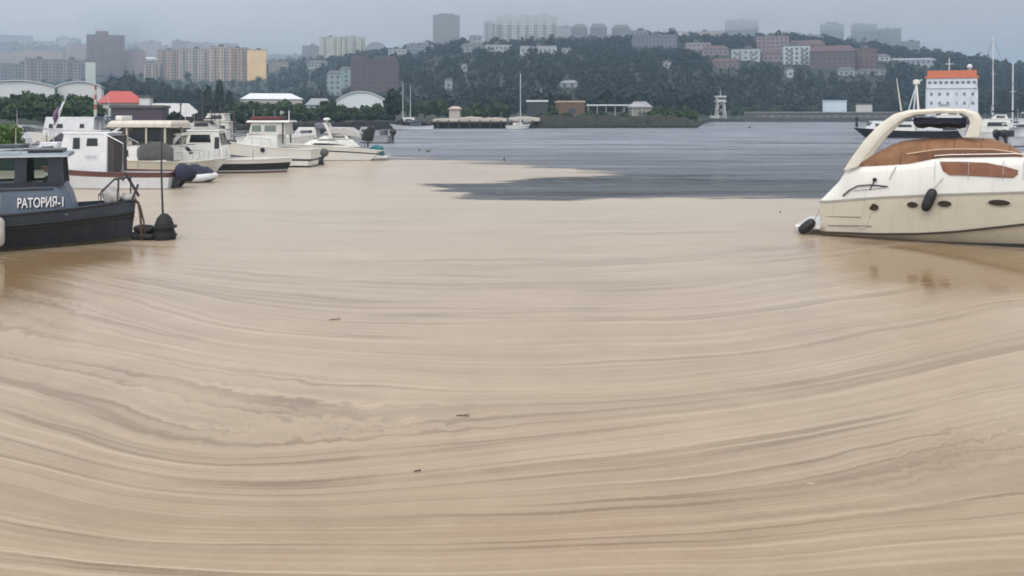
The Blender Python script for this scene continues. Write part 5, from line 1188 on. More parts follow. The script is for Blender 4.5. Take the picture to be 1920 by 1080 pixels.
def yacht_mast(hgt, boom=True):
    def f(t, h):
        MB().tube([(.5, 0, h.sheer(.5)), (.45, 0, hgt)], [.11, .08], 8).build('mast', ALU, t, smooth=60)
        if boom: MB().tube([(.45, 0, h.sheer(.5) + 1.5), (-h.L * .4, 0, h.sheer(.5) + 1.4)], .1, 8).build('boom', mat('furled_sail', (.45, .46, .48), .8), t, smooth=60)
        MB().tube([(.47, 0, hgt * .97), (h.L * .49, 0, h.sheer(1))], .022, 4).tube([(.47, 0, hgt * .97), (-h.L * .49, 0, h.sheer(0))], .022, 4).tube([(.47, .06, hgt * .75), (.4, h.B * .48, h.sheer(.5))], .022, 4).tube([(.47, -.06, hgt * .75), (.4, -h.B * .48, h.sheer(.5))], .022, 4).build('rigging', DSTEEL, t)
        MB().tube([(.46, -.9, hgt * .62), (.46, .9, hgt * .62)], .04, 5).build('spreader', ALU, t)
    return f
simple_boat('sailing_boat', 'white sailing boat with a tall mast moored at the end of the wharf', 972, 242.5, 12, 5.4, 2.0, (.9, .8, 1.2), GEL, GEL, [((-1.2, 1.0, .7, .5, .85, 1.35, .4, .1, GEL), dict(wins=[(-.8, .4, 1.05, 1.2)], over=.02, front=False))], yacht_mast(12.0))
simple_boat('twin_mast_boat', 'dark hulled boat with two thin masts beside the round topped tree', 765, 240, 176, 8.0, 2.6, (1.3, 1.2, 1.6), NAVY, WHITE, [((-1.6, 1.6, .9, .7, 1.2, 2.4, .5, .1, WHITE), dict(wins=[(-1.1, .6, 1.7, 2.1)], over=.05))], lambda t, h: (antenna(t, 1.2, 0, 2.4, 8.5, ALU, .1, name='mast'), antenna(t, -.6, 0, 2.4, 7.5, ALU, .09, name='mast')))
# ------------------------------------------------------------------ the cream motor yacht on the right
YY = R(-27); yu = Vector((math.cos(YY), math.sin(YY), 0)); yn = Vector((-math.sin(YY), math.cos(YY), 0))
P0 = at(1537, 443); YB = 1.55
YO = P0 + yn * 1.42
yacht = thing('motor_yacht', 'cream motor yacht with tan canvas covers and swept radar arch, nearest on the right', 'yacht', YO, YY)
def ys(px, py, y=-YB):
    """photo pixel -> (x along the yacht, z) on the lengthwise plane at sideways offset y"""
    q = YO + yn * y; k = (px - 960) / F
    s = (k * q.y - q.x) / (yu.x - k * yu.y); d = q.y + s * yu.y
    return s, CH - (py - YH) / F * d
def line(pts, y=-YB):
    a = np.array([ys(px, py, y) for px, py in pts]); return lambda s: float(np.interp(s, a[:, 0], a[:, 1]))
YL = 10.6
def hb(s):
    t = s / YL
    return (lerp(1.42, 1.62, sm(t / 0.3)) if t < 0.42 else 1.62 * max(0.0, 1 - ((t - 0.42) / 0.58) ** 2.2))
zr_ = line([(1546, 379), (1640, 371), (1750, 365), (1920, 360)]); zc_ = line([(1535, 437), (1640, 440), (1720, 439), (1790, 435), (1920, 421)])
s_r, z_r = ys(1920, 360); s_c, z_c = ys(1920, 421)
def zr(s): return zr_(s) if s < s_r else lerp(z_r, z_r + 0.55, sm((s - s_r) / (YL - s_r)))
def zc(s): return max(0.05, zc_(s)) if s < s_c else lerp(z_c, z_r + 0.2, ((s - s_c) / (YL - s_c)))
ST = [0.0, .25, .6, 1.0, 1.5, 2, 2.5, 3, 3.5, 4, 4.5, 5, 5.5, 6, 6.6, 7.2, 7.8, 8.4, 9, 9.5, 10, 10.35, 10.6]
def sec(f):
    """loft both sides through f(s) -> list of (half breadth, z)"""
    b = MB()
    for sd in (1, -1): b.loft([[(s, sd * y, z) for y, z in f(s)] for s in ST], closed=False)
    return b
kz = lambda s: -0.45 * (1 - sm((s - 7) / 3.6)) + 0.5 * sm((s - 8.5) / 2.1)
bot = sec(lambda s: [(0.0, kz(s)), (hb(s) * 0.60, max(kz(s), -0.12) + .0), (hb(s) * 0.80, lerp(-0.04, zc(s), 0.22)), (hb(s) * 0.93, zc(s) - 0.02)])
bot.add([(0, 0, kz(0)), (0, -hb(0) * .6, -.12), (0, -hb(0) * .93, zc(0)), (0, hb(0) * .93, zc(0)), (0, hb(0) * .6, -.12)], [(0, 1, 2, 3, 4)])
bot.build('hull_bottom', CREAM, yacht, smooth=35)
sec(lambda s: [(hb(s) * 0.79 + .006, lerp(-.04, zc(s), .10) - .12), (hb(s) * .79 + .012, lerp(-.04, zc(s), .20) + .035)]).build('waterline_stripe', BLACK, yacht)
sec(lambda s: [(hb(s) * 0.93, zc(s) - .035), (hb(s) * .95 + .02, zc(s) - .03), (hb(s) * .955 + .02, zc(s) + .025), (hb(s) * .94, zc(s) + .03)]).build('chine_stripe', mat('dark_brown_stripe', (.035, .028, .02), .5), yacht)
top = sec(lambda s: [(hb(s) * 0.94, zc(s)), (hb(s) * lerp(.94, 1, .4), lerp(zc(s), zr(s), .33)), (hb(s) * lerp(.94, 1, .8), lerp(zc(s), zr(s), .66)), (hb(s), zr(s) - .02)])
top.add([(0, -hb(0) * .94, zc(0)), (0, -hb(0), zr(0)), (0, hb(0), zr(0)), (0, hb(0) * .94, zc(0))], [(0, 1, 2, 3)])
top.build('hull', CREAM, yacht, smooth=35)
sec(lambda s: [(hb(s) - .02, zr(s) - .03), (hb(s) + .022, zr(s) - .025), (hb(s) + .022, zr(s) + .025), (hb(s) - .02, zr(s) + .03)]).build('rub_rail', mat('grey_rub_rail', (.30, .28, .25), .5), yacht, smooth=60)
# moulded steps on the stern quarter
for (a, b_) in (((1548, 423), (1634, 424)), ((1545, 406), (1632, 408))):
    s0, z0 = ys(*a, y=-1.44); s1, z1 = ys(*b_, y=-1.49)
    MB().tube([(s0 + .05, -hb(s0) * .965 - .01, z0), (s1, -hb(s1) * .968 - .012, z1)], .012, 5).build('quarter_groove', mat('shadow_groove', (.16, .145, .12), .7), yacht)
s0, z0 = ys(1628, 374, -1.5); s1, z1 = ys(1612, 436, -1.45)
MB().loft([[(s0 - .06, -hb(s0) - .0, z0 - .04), (s0 + .22, -hb(s0) - .0, z0 - .04), (s0 + .22, -hb(s0) - .03, z0 - .04), (s0 - .06, -hb(s0) - .03, z0 - .04)], [(s1 - .06, -hb(s1) * .95, z1 + .1), (s1 + .14, -hb(s1) * .95, z1 + .1), (s1 + .14, -hb(s1) * .95 - .03, z1 + .1), (s1 - .06, -hb(s1) * .95 - .03, z1 + .1)]]).build('hull_step', CREAM, yacht, bevel=.01)
MB().bb(-.72, .02, -1.25, 1.25, .16, .27).build('bathing_platform', GEL, yacht, bevel=.04)
# deck moulding
topl = [(1549, 377), (1572, 341), (1587, 318), (1604, 312), (1660, 309), (1705, 306), (1745, 297), (1765, 294), (1905, 292)]
tl = np.array([ys(px, py, -1.42) for px, py in topl]); tl[0, 0] = 0.0
def zt_(s): return float(np.interp(s, np.append(tl[:, 0], [tl[-1, 0] + 1.0, 8.2, 10.0, 10.6]), np.append(tl[:, 1], [tl[-1, 1] - .06, z_r + .75, z_r + .52, z_r + .56])))
ST2 = sorted(set([0.0, .12, .25, .4, .55, .7, .85] + ST[3:] + [float(v) for v in tl[1:, 0]]))
def sec2(f, st): 
    b = MB()
    for sd in (1, -1): b.loft([[(s, sd * y, z) for y, z in f(s)] for s in st], closed=False)
    return b
def dm(s):
    a, b_ = zr(s) + .0, max(zr(s) + .02, zt_(s)); h_ = hb(s)
    return [(h_ * .995, a), (h_ * .985, lerp(a, b_, .35)), (h_ * .95, lerp(a, b_, .75)), (h_ * .92, lerp(a, b_, .93)), (h_ * .89, b_), (0.0, b_ + .03)]
sec2(dm, ST2).build('deck_moulding', GEL, yacht, smooth=38)
# tan canvas over cockpit and windscreen
cl = np.array([ys(px, py, -1.2) for px, py in [(1605, 311), (1640, 289), (1668, 275), (1690, 268), (1740, 263), (1800, 262), (1862, 264), (1900, 277), (1918, 290)]])
ST3 = np.linspace(cl[0, 0] + .02, cl[-1, 0], 26)
def cz(s): return float(np.interp(s, cl[:, 0], cl[:, 1]))
def cv(s):
    a = zt_(s) - .02; b_ = max(a + .03, cz(s)); h_ = hb(s); wob = .012 * math.sin(s * 9) + .01 * math.sin(s * 23 + 1)
    return [(h_ * .905, a), (h_ * .895 + wob, lerp(a, b_, .3)), (h_ * .85 + wob, lerp(a, b_, .68)), (h_ * .76, lerp(a, b_, .93)), (h_ * .6, b_ + wob), (0.0, b_ + .03)]
cnv = sec2(cv, list(ST3)); cnv_o = cnv.build('cockpit_canvas', CANVAS, yacht, smooth=50)
b = MB(); pts = []
for s in np.linspace(ys(1700, 296)[0], ys(1912, 278)[0], 14):
    f = .45; a = zt_(s); b_ = max(a + .03, cz(s)); pts.append((s, -hb(s) * .885 - .02, lerp(a, b_, f)))
b.tube(pts, .022, 6); b.build('canvas_piping', mat('pale_piping', (.52, .36, .25), .7), cnv_o)
b = MB(); rows = []
for s in np.linspace(ys(1722, 296)[0], ys(1916, 290)[0], 16):
    a = zt_(s); b_ = max(a + .03, cz(s)); rows.append([(s, -hb(s) * .905 - .022, a + .0), (s, -hb(s) * .893 - .03, lerp(a, b_, .40)), (s, -hb(s) * .88, lerp(a, b_, .40))])
b.loft(rows, closed=False); b.build('windscreen_canvas', CANVD, cnv_o, smooth=50)
for s in np.linspace(cl[0, 0] + .5, cl[-1, 0] - .35, 6):
    MB().tube([(s + .02 * i, -y - .004, z + .004) for i, (y, z) in enumerate(cv(s))], .011, 4).build('canvas_seam', CANVD, cnv_o)
# covered side window
def on_side(px, py):
    s, z = ys(px, py, -1.5); a, b_ = zr(s), zt_(s); f = (z - a) / (b_ - a)
    y = np.interp(f, [0, .35, .75, .93, 1], [.995, .985, .95, .92, .89]) * hb(s); s, z = ys(px, py, -y); return s, y, z
wp = [(1762, 303), (1800, 303), (1850, 305), (1885, 312), (1909, 319), (1908, 327), (1900, 333), (1870, 332), (1820, 329), (1780, 328), (1768, 320)]
P = [on_side(*p) for p in wp]
MB().loft([[(s, -y + .01, z) for s, y, z in P], [(s, -y - .03, z) for s, y, z in P], [(s * .97 + .03 * np.mean([q[0] for q in P]), -y - .045, z * .94 + .06 * np.mean([q[2] for q in P])) for s, y, z in P]]).build('side_window_cover', mat('red_brown_canvas', (0.20, 0.085, 0.05), .75, var=.25, vscale=4, bump=.4, bscale=10), yacht, smooth=40)
for px, ry, rx in ((1638, .10, .13), (1711, .085, .14), (1771, .09, .17), (1873, .085, .26)):
    py = {1638: 389, 1711: 384, 1771: 382, 1873: 380}[px]
    s, z = ys(px, py, -1.56); y = hb(s) * lerp(.94, 1, (z - zc(s)) / (zr(s) - zc(s))) 
    n = 18; rim, gl = [], []
    f = lambda q, k, o: (s + rx * k * math.cos(q), -(hb(s + rx * k * math.cos(q)) * float(np.interp((z + ry * k * math.sin(q) - zc(s)) / (zr(s) - zc(s)), [0, .33, .66, 1], [.94, .964, .988, 1]))) - o, z + ry * k * math.sin(q))
    qs = [2 * math.pi * k / n for k in range(n)]
    ro = MB().loft([[f(q, 1.14, -.01) for q in qs], [f(q, 1.10, .03) for q in qs], [f(q, .98, .03) for q in qs], [f(q, .96, .0) for q in qs]], cap=False).build('porthole', mat('porthole_rim', (.40, .38, .34), .3), yacht, smooth=60)
    MB().add([f(q, 1.0, .02) for q in qs], [tuple(range(n))]).build('pane', mat('brown_port_glass', (.028, .017, .008), .1), ro)
# radar arch, both sides and top
outer = [(1581, 320), (1600, 291), (1624, 259), (1650, 232), (1676, 214), (1704, 206), (1760, 203), (1810, 204), (1834, 211), (1843, 226), (1836, 257)]
inner = [(1609, 313), (1627, 289), (1650, 260), (1674, 237), (1696, 222), (1718, 215), (1762, 212.5), (1803, 213), (1815, 219), (1819, 230), (1808, 258)]
def ay(k): return lerp(1.42, 1.22, sm(k / 5)) if k <= 7 else lerp(1.22, 1.27, (k - 7) / 3)
arch = MB()
for sd in (-1, 1):
    rings = []
    for k in range(len(outer)):
        (so, zo), (si, zi) = ys(*outer[k], y=-ay(k)), ys(*inner[k], y=-ay(k)); y = ay(k)
        mo, mi = Vector((so, 0, zo)), Vector((si, 0, zi)); mid = (mo + mi) / 2
        rings.append([(mo.x, sd * (y - .05), mo.z), (mo.x, sd * (y + .03), mo.z), (mid.x, sd * (y + .06), mid.z), (mi.x, sd * (y + .03), mi.z), (mi.x, sd * (y - .05), mi.z)])
    arch.loft(rings)
ARCH = mat('arch_gelcoat', (0.58, 0.55, 0.46), .3, var=.05, coat=.3, dirt=.1)
ao = arch.build('radar_arch', ARCH, yacht, smooth=45, bevel=.012)
rings = []
for k in range(4, 9):
    (so, zo), (si, zi) = ys(*outer[k], y=-ay(k)), ys(*inner[k], y=-ay(k))
    rings.append([(so, -1.18, zo - .02), (so, 1.18, zo - .02), (si, 1.18, zi + .03), (si, -1.18, zi + .03)])
MB().loft(rings).build('arch_top', ARCH, ao, smooth=45)
sa, za = ys(1712, 220, -1.2); sb, zb2 = ys(1812, 222, -1.2)
b = MB(); rows = []
for k in range(9):
    s = lerp(sa, sb, k / 8); zz = za - .02; dd = .30 + .03 * math.sin(k * 2.1)
    rows.append([(s, -1.0, zz), (s, 1.12, zz), (s, 1.12, zz - dd), (s, -1.0, zz - dd * .5)])
b.loft(rows).build('furled_bimini', NAVYC, yacht, smooth=40)
s, z = ys(1690, 208, -1.0); MB().tube([(s, -1.0, z), (s - .12, -1.0, z + .9)], [.02, .008], 5).build('antenna', GEL, yacht)
s, z = ys(1722, 206, -.4); b = MB().tube([(s, -.4, z), (s - .05, -.4, z + .75)], .03, 6).lathe([(.01, -.05), (.09, -.05), (.09, .06), (.01, .08)], 10, Matrix.Translation((s - .05, -.4, z + .78))); b.build('light_mast', GEL, yacht)
# rails, cleats, vents
g = [ys(px, py, -1.62) for px, py in ((1580, 367), (1592, 357), (1608, 349), (1632, 347), (1664, 350))]
MB().tube([(s, -hb(s) * 1.0 - .03, z) for s, z in g], .022, 6).tube([(g[0][0], -hb(g[0][0]), g[0][1]), (g[0][0] + .01, -hb(0) - .05, g[0][1])], .03, 6).build('grab_rail', DSTEEL, yacht, smooth=60)
g = [ys(px, py, -1.62) for px, py in ((1600, 357), (1640, 353), (1666, 350))]
MB().tube([(s, -hb(s) * 1.0 - .02, z) for s, z in g], .014, 6).build('lower_rail', STEEL, yacht)
s, z = ys(1640, 337, -1.5); b = MB().lathe([(.01, -.05), (.05, -.04), (.06, .02), (.01, .06)], 10, Matrix.Translation((s, -1.5, z))).tube([(s, -1.5, z), (s - .12, -1.53, z - .28)], .016, 5); b.build('deck_light', BLACK, yacht)
g = [ys(px, py, -1.5) for px, py in ((1680, 312), (1668, 336))]
MB().tube([(g[0][0], -1.47, g[0][1]), (g[1][0], -1.58, g[1][1])], .009, 5).build('moulding_joint', mat('shadow_groove', (0, 0, 0)), yacht)
b = MB(); pr = None
for px in (1752, 1815, 1880, 1918):
    s, y, z = on_side(px, 340 - 2); b.tube([(s, -y - .02, z), (s + .02, -y - .0, z + .5)], .008, 5)
b.tube([(s_, -hb(s_) * .97 - .01, zt_(s_) + .06) for s_ in np.linspace(ys(1752, 300)[0], 8.6, 16)], .010, 6)
b.build('side_rail', STEEL, yacht)
# fenders: separate things that hang on the yacht
def yfender(label, p0, p1, r, rope_to, m=BLACK):
    a, b_ = yacht.matrix_basis @ Vector(p0), yacht.matrix_basis @ Vector(p1)
    d = b_ - a; Lh = d.length; q = d.to_track_quat('Z', 'Y')
    t = thing('fender', label, 'fender', a, 0, None); t.rotation_euler = q.to_euler()
    MB().lathe([(.02, 0), (r * .55, .02), (r * .92, .09), (r, .2), (r, Lh - .2), (r * .92, Lh - .09), (r * .55, Lh - .02), (.02, Lh)], 14).build('body', m, t, smooth=50)
    rb = MB()
    for k in range(5): rb.lathe([(r * .99, .2 + (Lh - .4) * k / 4 - .015), (r * 1.05, .2 + (Lh - .4) * k / 4), (r * .99, .2 + (Lh - .4) * k / 4 + .015)], 14)
    rb.build('rib', m, t, smooth=60)
    inv = (Matrix.Translation(a) @ q.to_matrix().to_4x4()).inverted()
    MB().tube([(0, 0, Lh - .01), inv @ (yacht.matrix_basis @ Vector(rope_to))], .012, 5).build('rope', ROPE, t)
sA, zA = ys(1733, 396, -1.78); sB, zB = ys(1751, 354, -1.78); sR, yR, zR = on_side(1768, 334)
yfender('black fender hanging at a slant over the portholes of the cream yacht', (sA, -1.78, zA), (sB, -1.78, zB), .135, (sR, -yR - .02, zR))
sA, zA = ys(1499, 437, -1.3); sB, zB = ys(1527, 413, -1.3)
yfender('black fender floating at the stern corner of the cream yacht', (sA, -1.3, zA + .02), (sB, -1.3, zB), .14, (0.0, -1.2, .8))

# ------------------------------------------------------------------ marina on the right
def exs(t, h):
    MB().bb(-7.5, -7.2, -.3, .3, 1.0, 2.6).build('bitt', BLACK, t); MB().bb(7.0, 7.25, -.2, .2, 1.3, 2.9).build('bitt', BLACK, t)
    rails(t, h, STEEL, .1, .98, .8, 10)
    for x, hh in ((-3, 1.4), (1.5, 1.1), (4.6, 1.3)): MB().bb(x, x + .5, -1.6, -1.1, 1.1, 1.1 + hh).build('deck_gear', BLACK, t, bevel=.1)
simple_boat('dark_launch', 'long black hulled launch with white cabins, seen under the yacht arch', 1700, 258, 180, 15.5, 3.8, (1.15, 1.0, 1.5), BLACK, WHITE,
            [((-4.5, -1.0, 1.4, 1.3, 1.05, 2.7, .3, .2, WHITE), dict(wins=[(-4.0, -3.0, 1.8, 2.3), (-2.6, -1.6, 1.8, 2.3)])), ((-.6, 3.2, 1.4, 1.2, 1.0, 2.2, .9, .2, GEL), dict(wins=[(-.2, 1.8, 1.5, 1.9)])), ((3.6, 5.8, 1.1, .7, 1.1, 2.3, .7, .1, WHITE), dict(wins=[(4.0, 4.8, 1.6, 2.0)]))], exs, bottom=BLACK)
simple_boat('white_cruiser', 'white cruiser with a long cabin behind the black hulled launch', 1770, 250, 176, 10.5, 3.2, (1.4, 1.3, 1.8), GEL, GEL, [((-2.8, 2.4, 1.25, 1.0, 1.3, 3.0, 1.0, .3, GEL), dict(wins=[(-2.2, .9, 2.1, 2.6)])), ((-2.2, .4, 1.0, .8, 3.12, 3.7, .6, .2, GEL), dict(wins=[(-1.8, -.4, 3.25, 3.55)], name='flybridge'))], lambda t, h: antenna(t, -1, 0, 3.7, 2.2))
simple_boat('flybridge_cruiser', 'white cruiser with a dark bimini right of the yacht arch', 1862, 266, 160, 8.0, 2.9, (1.2, 1.2, 1.6), GEL, GEL, [((-2.0, 2.0, 1.1, .9, 1.2, 2.7, .9, .3, GEL), dict(wins=[(-1.4, .8, 1.9, 2.4)])), ((-1.5, .2, .9, .8, 2.8, 3.3, .4, .2, GEL), dict(wins=[(-1.2, -.2, 2.9, 3.2)], name='flybridge'))],
            lambda t, h: (MB().bb(-2.6, .1, -1.0, 1.0, 3.6, 3.8).tube([(-2.4, .9, 1.3), (-2.4, .9, 3.6)], .04).tube([(-2.4, -.9, 1.3), (-2.4, -.9, 3.6)], .04).build('bimini', NAVYC, t), MB().bb(-3.6, -2.6, -.9, .9, 1.3, 2.0).build('deck_cover', NAVYC, t, bevel=.15), rails(t, h, STEEL, .4, .98, .6)))
simple_boat('outboard_boat', 'white open boat with dark outboards at the right edge', 1912, 274, 30, 6.2, 2.4, (1.0, 1.0, 1.3), WHITE, WHITE, [((-.6, 1.6, .95, .7, 1.0, 1.9, .8, .1, WHITE), dict(wins=[(-.2, .7, 1.35, 1.7)]))], lambda t, h: (outboard(t, -3.1, .45, 1.0, BLACK, R(-15), 1.5), outboard(t, -3.1, -.45, 1.0, BLACK, R(-15), 1.5), MB().bb(-1.8, -.4, -.85, .85, 2.3, 2.42).tube([(-1.7, .8, 1.0), (-1.7, .8, 2.3)], .03).tube([(-.5, .8, 1.0), (-.5, .8, 2.3)], .03).build('t_top', GEL, t)))
simple_boat('sailing_yacht', 'sailing yacht with the taller thin mast at the right edge', 1868, 253, 170, 10.5, 3.2, (1.2, 1.1, 1.5), GEL, GEL, [((-2.2, 1.6, 1.1, .8, 1.1, 1.8, .9, .2, GEL), dict(wins=[(-1.7, .5, 1.3, 1.6)], front=False))], yacht_mast(15.8))
simple_boat('sailing_sloop', 'sailing sloop with the shorter thick white mast at the right edge', 1906, 262, 176, 9.0, 3.0, (1.1, 1.0, 1.4), NAVY, GEL, [((-2.0, 1.4, 1.0, .7, 1.0, 1.7, .8, .2, GEL), dict(wins=[(-1.5, .4, 1.2, 1.5)], front=False))], yacht_mast(10.2))
simple_boat('grey_cutter', 'grey cutter with a tall wheelhouse at the right edge of the marina', 1935, 250, 180, 12.0, 3.6, (1.6, 1.5, 2.1), GREYH, GREYH, [((-3.0, 1.6, 1.5, 1.3, 1.5, 3.6, .5, .2, WHITE), dict(wins=[(-2.4, -.9, 2.5, 3.1), (-.4, 1.0, 2.5, 3.1)])), ((-2.2, .4, 1.2, 1.0, 3.72, 5.4, .3, .1, WHITE), dict(wins=[(-1.8, -.1, 4.5, 5.0)], name='wheelhouse'))], lambda t, h: antenna(t, -1, 0, 5.4, 2.4))
# ship whose white bridge front and orange top rise behind the yacht arch
sp_ = Vector((pd(1786, 232), 232, 0))
ship = thing('ship', 'white bridge of a ship with an orange top rising behind the yacht arch', 'ship', sp_, R(-113))
SH_ = Hull(34, 10.5, (3.0, 2.6, 4.0), rake=3, stern=.95)
sk = 232 / F
make_hull(ship, SH_, [(-1, .1, WOODR, 'bottom'), (.1, 1.0, mat('ship_hull_grey', (.10, .11, .12), .5, dirt=.3), 'hull')])
WINS = mat('ship_window_glass', (.13, .14, .16), .3, var=.3)
SW = mat('ship_white', (.58, .60, .63), .5, var=.08, vscale=.5, dirt=.25)
zb0, zb1, zb2_ = 2.6, zy(146, 232), zy(131, 232)
bwid = 88 * sk / 2
MB().bb(-9, -2.5, -bwid, bwid, zb0, zb1 - 2.7).build('deckhouse', SW, ship)
MB().bb(-8.5, -2.7, -bwid * .98, bwid * .98, zb1 - 2.695, zb1).build('bridge', SW, ship)
MB().bb(-9, -2.45, -bwid * 1.04, bwid * 1.04, zb1 + .003, zb1 + .55).bb(-8.4, -3.0, -bwid * .93, bwid * .96, zb1 + .551, zb2_).build('monkey_island', ORANGE, ship)
for k in range(9):
    y = -bwid * .86 + k * bwid * .215
    MB().bb(-2.72, -2.66, y - .42, y + .42, zb1 - 1.5, zb1 - .75).build('bridge_window', WINS, ship)
for i in range(2):
    for k in range(6):
        y = -bwid * .8 + k * bwid * .32
        MB().bb(-2.52, -2.46, y - .3, y + .3, zb1 - 4.6 - 2.4 * i, zb1 - 3.8 - 2.4 * i).build('porthole', WINS, ship)
MB().bb(-2.46, -2.3, -bwid, bwid, zb1 - 2.75, zb1 - 2.6).bb(-2.46, -2.3, -bwid * .5, -bwid * .1, zb1 - 7.2, zb1 - 6.8).build('deck_edge', GREYH, ship)
MB().tube([(-5, -.5, zb2_), (-5, -.5, zb2_ + 3.4)], .13, 6).tube([(-5, -1.4, zb2_ + 1.8), (-5, .6, zb2_ + 1.8)], .08, 5).build('mast', ALU, ship)
MB().lathe([(.02, 0), (.6, .2), (.7, .7), (.4, 1.2), (.02, 1.35)], 12, Matrix.Translation((-5.5, bwid * .72, zb2_ + .4))).tube([(-5.5, bwid * .72, zb2_), (-5.5, bwid * .72, zb2_ + .5)], .2, 6).build('radar_dome', SW, ship, smooth=60)
MB().tube([(-4, -bwid * 1.5, 3), (-4, -bwid * 1.4, zb1 - 1.2), (-4, -bwid * 1.15, zb1 - .2)], .2, 6).tube([(-4, -bwid * 1.75, 3), (-4, -bwid * 1.45, zb1 - 3)], .16, 6).lathe([(.02, -.6), (.6, -.4), (.6, .4), (.02, .6)], 10, Matrix.Translation((-4, -bwid * 1.42, zb1 - 1.0)) @ Matrix.Rotation(R(90), 4, 'Y')).build('davit', SW, ship)
MB().bb(2, 9, -4, 4, 2.7, 4.0).build('hatch', mat('ship_hatch', (.14, .15, .14), .7), ship)
MB().tube([(10, 0, 2.6), (10, 0, 9)], [.3, .2], 8).build('foremast', SW, ship)

# ------------------------------------------------------------------ small things afloat
def twig(label, px, py, ln, ang, seed):
    p = at(px, py); rg = random.Random(seed); pts = []
    for k in range(6): pts.append((-ln / 2 + ln * k / 5, rg.uniform(-.08, .08) * ln, .004 + rg.uniform(0, .006)))
    b = MB().tube(pts, [.003, .006, .007, .006, .005, .003], 6); b.tube([pts[3], (pts[3][0] + ln * .2, ln * .2, .012), (pts[3][0] + ln * .35, ln * .28, .015)], [.005, .004, .002], 5)
    b.tube([pts[1], (pts[1][0] - .02, -ln * .18, .012)], [.004, .002], 5)
    o = b.build('twig', mat('wet_driftwood', (.07, .055, .04), .7, var=.3, vscale=20)); o.location = p + Vector((0, 0, .006)); o.rotation_euler = (0, 0, R(ang)); tag(o, label, 'twig')
twig('dark bent twig floating in the swirl of scum at the centre', 868, 781, .16, -4, 1)
twig('short dark twig floating below and left of the bent one', 783, 885, .07, 8, 2)
twig('thin twig floating far from the others on the left of the scum', 628, 600, .2, 5, 3)
def gull(label, px, py, k=1.0):
    p = at(px, py); t = thing('water_bird', label, 'bird', (p.x, p.y, 0), random.uniform(0, 6)); m = mat('grey_feathers', (.10, .095, .09), .8, var=.3, vscale=8)
    bm = bmesh.new(); bmesh.ops.create_uvsphere(bm, u_segments=10, v_segments=7, radius=1)
    for v in bm.verts:
        x = v.co.x; tp = 1 - .5 * max(0, -x) ** 2; v.co = Vector((x * .30, v.co.y * .13 * tp, .09 + v.co.z * .12 * tp + max(0, -x) ** 2 * .08)) * k
    me = bpy.data.meshes.new('bird_body'); bm.to_mesh(me); bm.free(); me.materials.append(m); me.polygons.foreach_set('use_smooth', [True] * len(me.polygons)); o = bpy.data.objects.new('body', me); COL.objects.link(o); o.parent = t
    MB().tube([(.2 * k, 0, .12 * k), (.29 * k, 0, .24 * k), (.31 * k, 0, .31 * k), (.37 * k, 0, .32 * k), (.46 * k, 0, .30 * k)], [.06 * k, .05 * k, .065 * k, .05 * k, .012 * k], 8).build('head', m, t, smooth=60)
gull('dark water bird swimming right of the sport cruiser bow', 802, 285, .8); gull('dark water bird swimming left of its neighbour near the sport cruiser', 786, 283, .7)
gull('single dark bird on the open water left of centre', 945, 301, .7); gull('dark bird on the water below the lookout tower', 1405, 240, 1.8); gull('small dark bird on the scum edge left of the cream yacht', 1463, 399, .2)

# poles standing in the marina
def pole(name, label, px, yt, yb, r, m, lean=0.0):
    p = at(px, yb); h = zy(yt, p.y)
    t = thing(name, label, 'pole', (p.x, p.y, 0))
    MB().tube([(0, 0, -1.0), (lean * .5, 0, h * .5), (lean, 0, h)], [r * 1.15, r, r * .85], 8).build('shaft', m, t, smooth=60)
    MB().lathe([(.01, -.05), (r * 1.3, -.04), (r * 1.3, .06), (.01, .12)], 8, Matrix.Translation((lean, 0, h))).build('cap', DSTEEL, t)
pole('mooring_pole', 'tall dark pole standing behind the white motorboat below the conifers', 379, 172, 285, .11, DSTEEL, .1)
pole('mooring_pole', 'dark pole standing left of the porthole cruiser wheelhouse', 440, 212, 306, .09, DSTEEL, -.05)
pole('mooring_pole', 'thin pale pole between the porthole cruiser and the sport cruiser', 541, 206, 290, .06, ALU, .05)
pole('mooring_pole', 'short dark pole at the stern of the sport cruiser', 690, 232, 285, .07, DSTEEL)
pole('mooring_pole', 'thin dark pole above the cream cruiser roof', 336, 196, 296, .06, DSTEEL, .12)
stp = at(179, 274); stm = thing('striped_mast', 'red and white banded mast rising among the trees left of the red roof', 'mast', (stp.x, stp.y, 0))
zz0, zz1 = zy(214, stp.y), zy(160, stp.y)
MB().tube([(0, 0, -1), (0, 0, zz0)], .16, 8).build('post', OFFW, stm)
for k in range(6):
    za, zb_ = lerp(zz0, zz1, k / 6), lerp(zz0, zz1, (k + 1) / 6)
    MB().tube([(0, 0, za + .003), (0, 0, zb_)], .17 - .01 * k, 8).build('red_band' if k % 2 else 'white_band', mat('faded_red_band', (.34, .09, .07), .7, dirt=.3) if k % 2 else OFFW, stm, smooth=60)
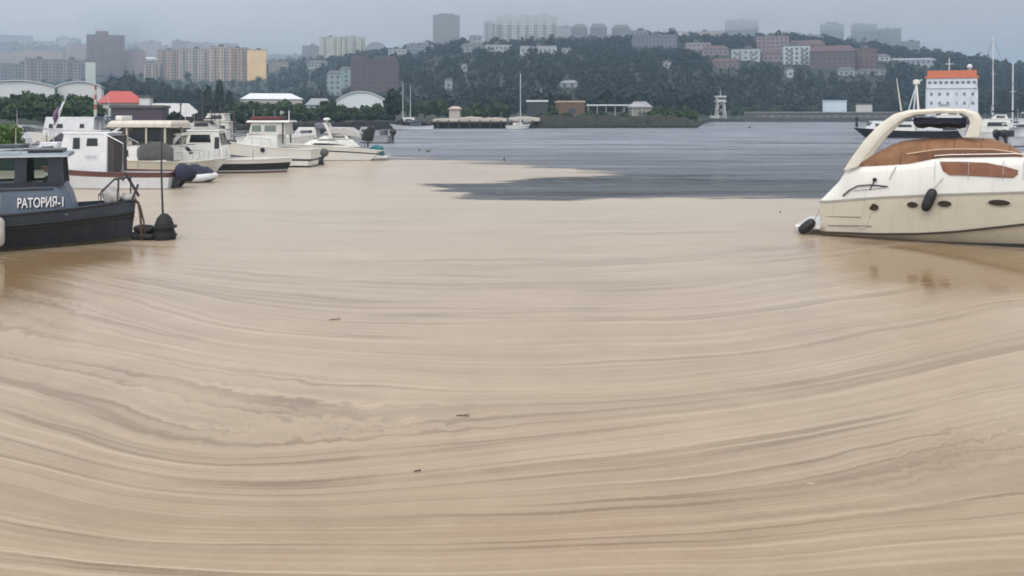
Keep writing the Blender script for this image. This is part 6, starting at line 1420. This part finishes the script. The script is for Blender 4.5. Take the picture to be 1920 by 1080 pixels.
# ------------------------------------------------------------------ low cloud touching the tallest towers: soft ellipsoids of drizzle cloud standing before them
def low_cloud(label, px, py, d, wpx, hpx, depth, dens):
    bm = bmesh.new(); bmesh.ops.create_icosphere(bm, subdivisions=4, radius=1)
    me = bpy.data.meshes.new('low_cloud'); bm.to_mesh(me); bm.free()
    o = bpy.data.objects.new('low_cloud', me); COL.objects.link(o)
    o.location = (pd(px, d), d, zy(py, d)); o.scale = (wpx / F * d, depth, hpx / F * d)
    m = bpy.data.materials.new('cloud_' + str(px)); m.use_nodes = True; t = m.node_tree; t.nodes.clear()
    v = N(t, 'ShaderNodeVolumePrincipled'); v.inputs['Density'].default_value = dens; v.inputs['Anisotropy'].default_value = 0.85; v.inputs['Color'].default_value = (0.97, 0.985, 1, 1)
    oo = N(t, 'ShaderNodeOutputMaterial'); L(t, v, 0, oo, 'Volume'); me.materials.append(m)
    o['kind'] = 'stuff'; o['label'] = label
low_cloud('low cloud swallowing the top of the big white ridge slab', 985, 22, 900, 130, 24, 60, 0.013)
low_cloud('low cloud round the top of the dark fading tower', 1392, 30, 1000, 75, 26, 60, 0.010)
low_cloud('low cloud behind the dark mauve tower on the left', 236, 42, 2000, 80, 40, 120, 0.009)
low_cloud('thin drizzle mist hanging over the town on the left slope', 160, 100, 1120, 520, 62, 150, 0.0015)
low_cloud('thin mist lying along the ridge of the hill', 1250, 52, 840, 760, 42, 55, 0.0022)
low_cloud('low cloud over the grey twin towers on the right', 1620, 36, 1000, 130, 22, 60, 0.004)
# ------------------------------------------------------------------ haze: one closed box of thin air round the whole place
hz = MB().bb(-5200, 5200, -400, 5200, -16, 175).build('haze', bpy.data.materials.new('damp_air'))
hz['kind'] = 'stuff'; hz['label'] = 'thin damp haze over the harbour and the town'
hm = hz.data.materials[0]; hm.use_nodes = True
ht = hm.node_tree; ht.nodes.clear()
pv = N(ht, 'ShaderNodeVolumePrincipled'); pv.inputs['Density'].default_value = HAZE_D
pv.inputs['Color'].default_value = (0.60, 0.82, 1.0, 1); pv.inputs['Anisotropy'].default_value = 0.6
ho = N(ht, 'ShaderNodeOutputMaterial'); L(ht, pv, 0, ho, 'Volume')
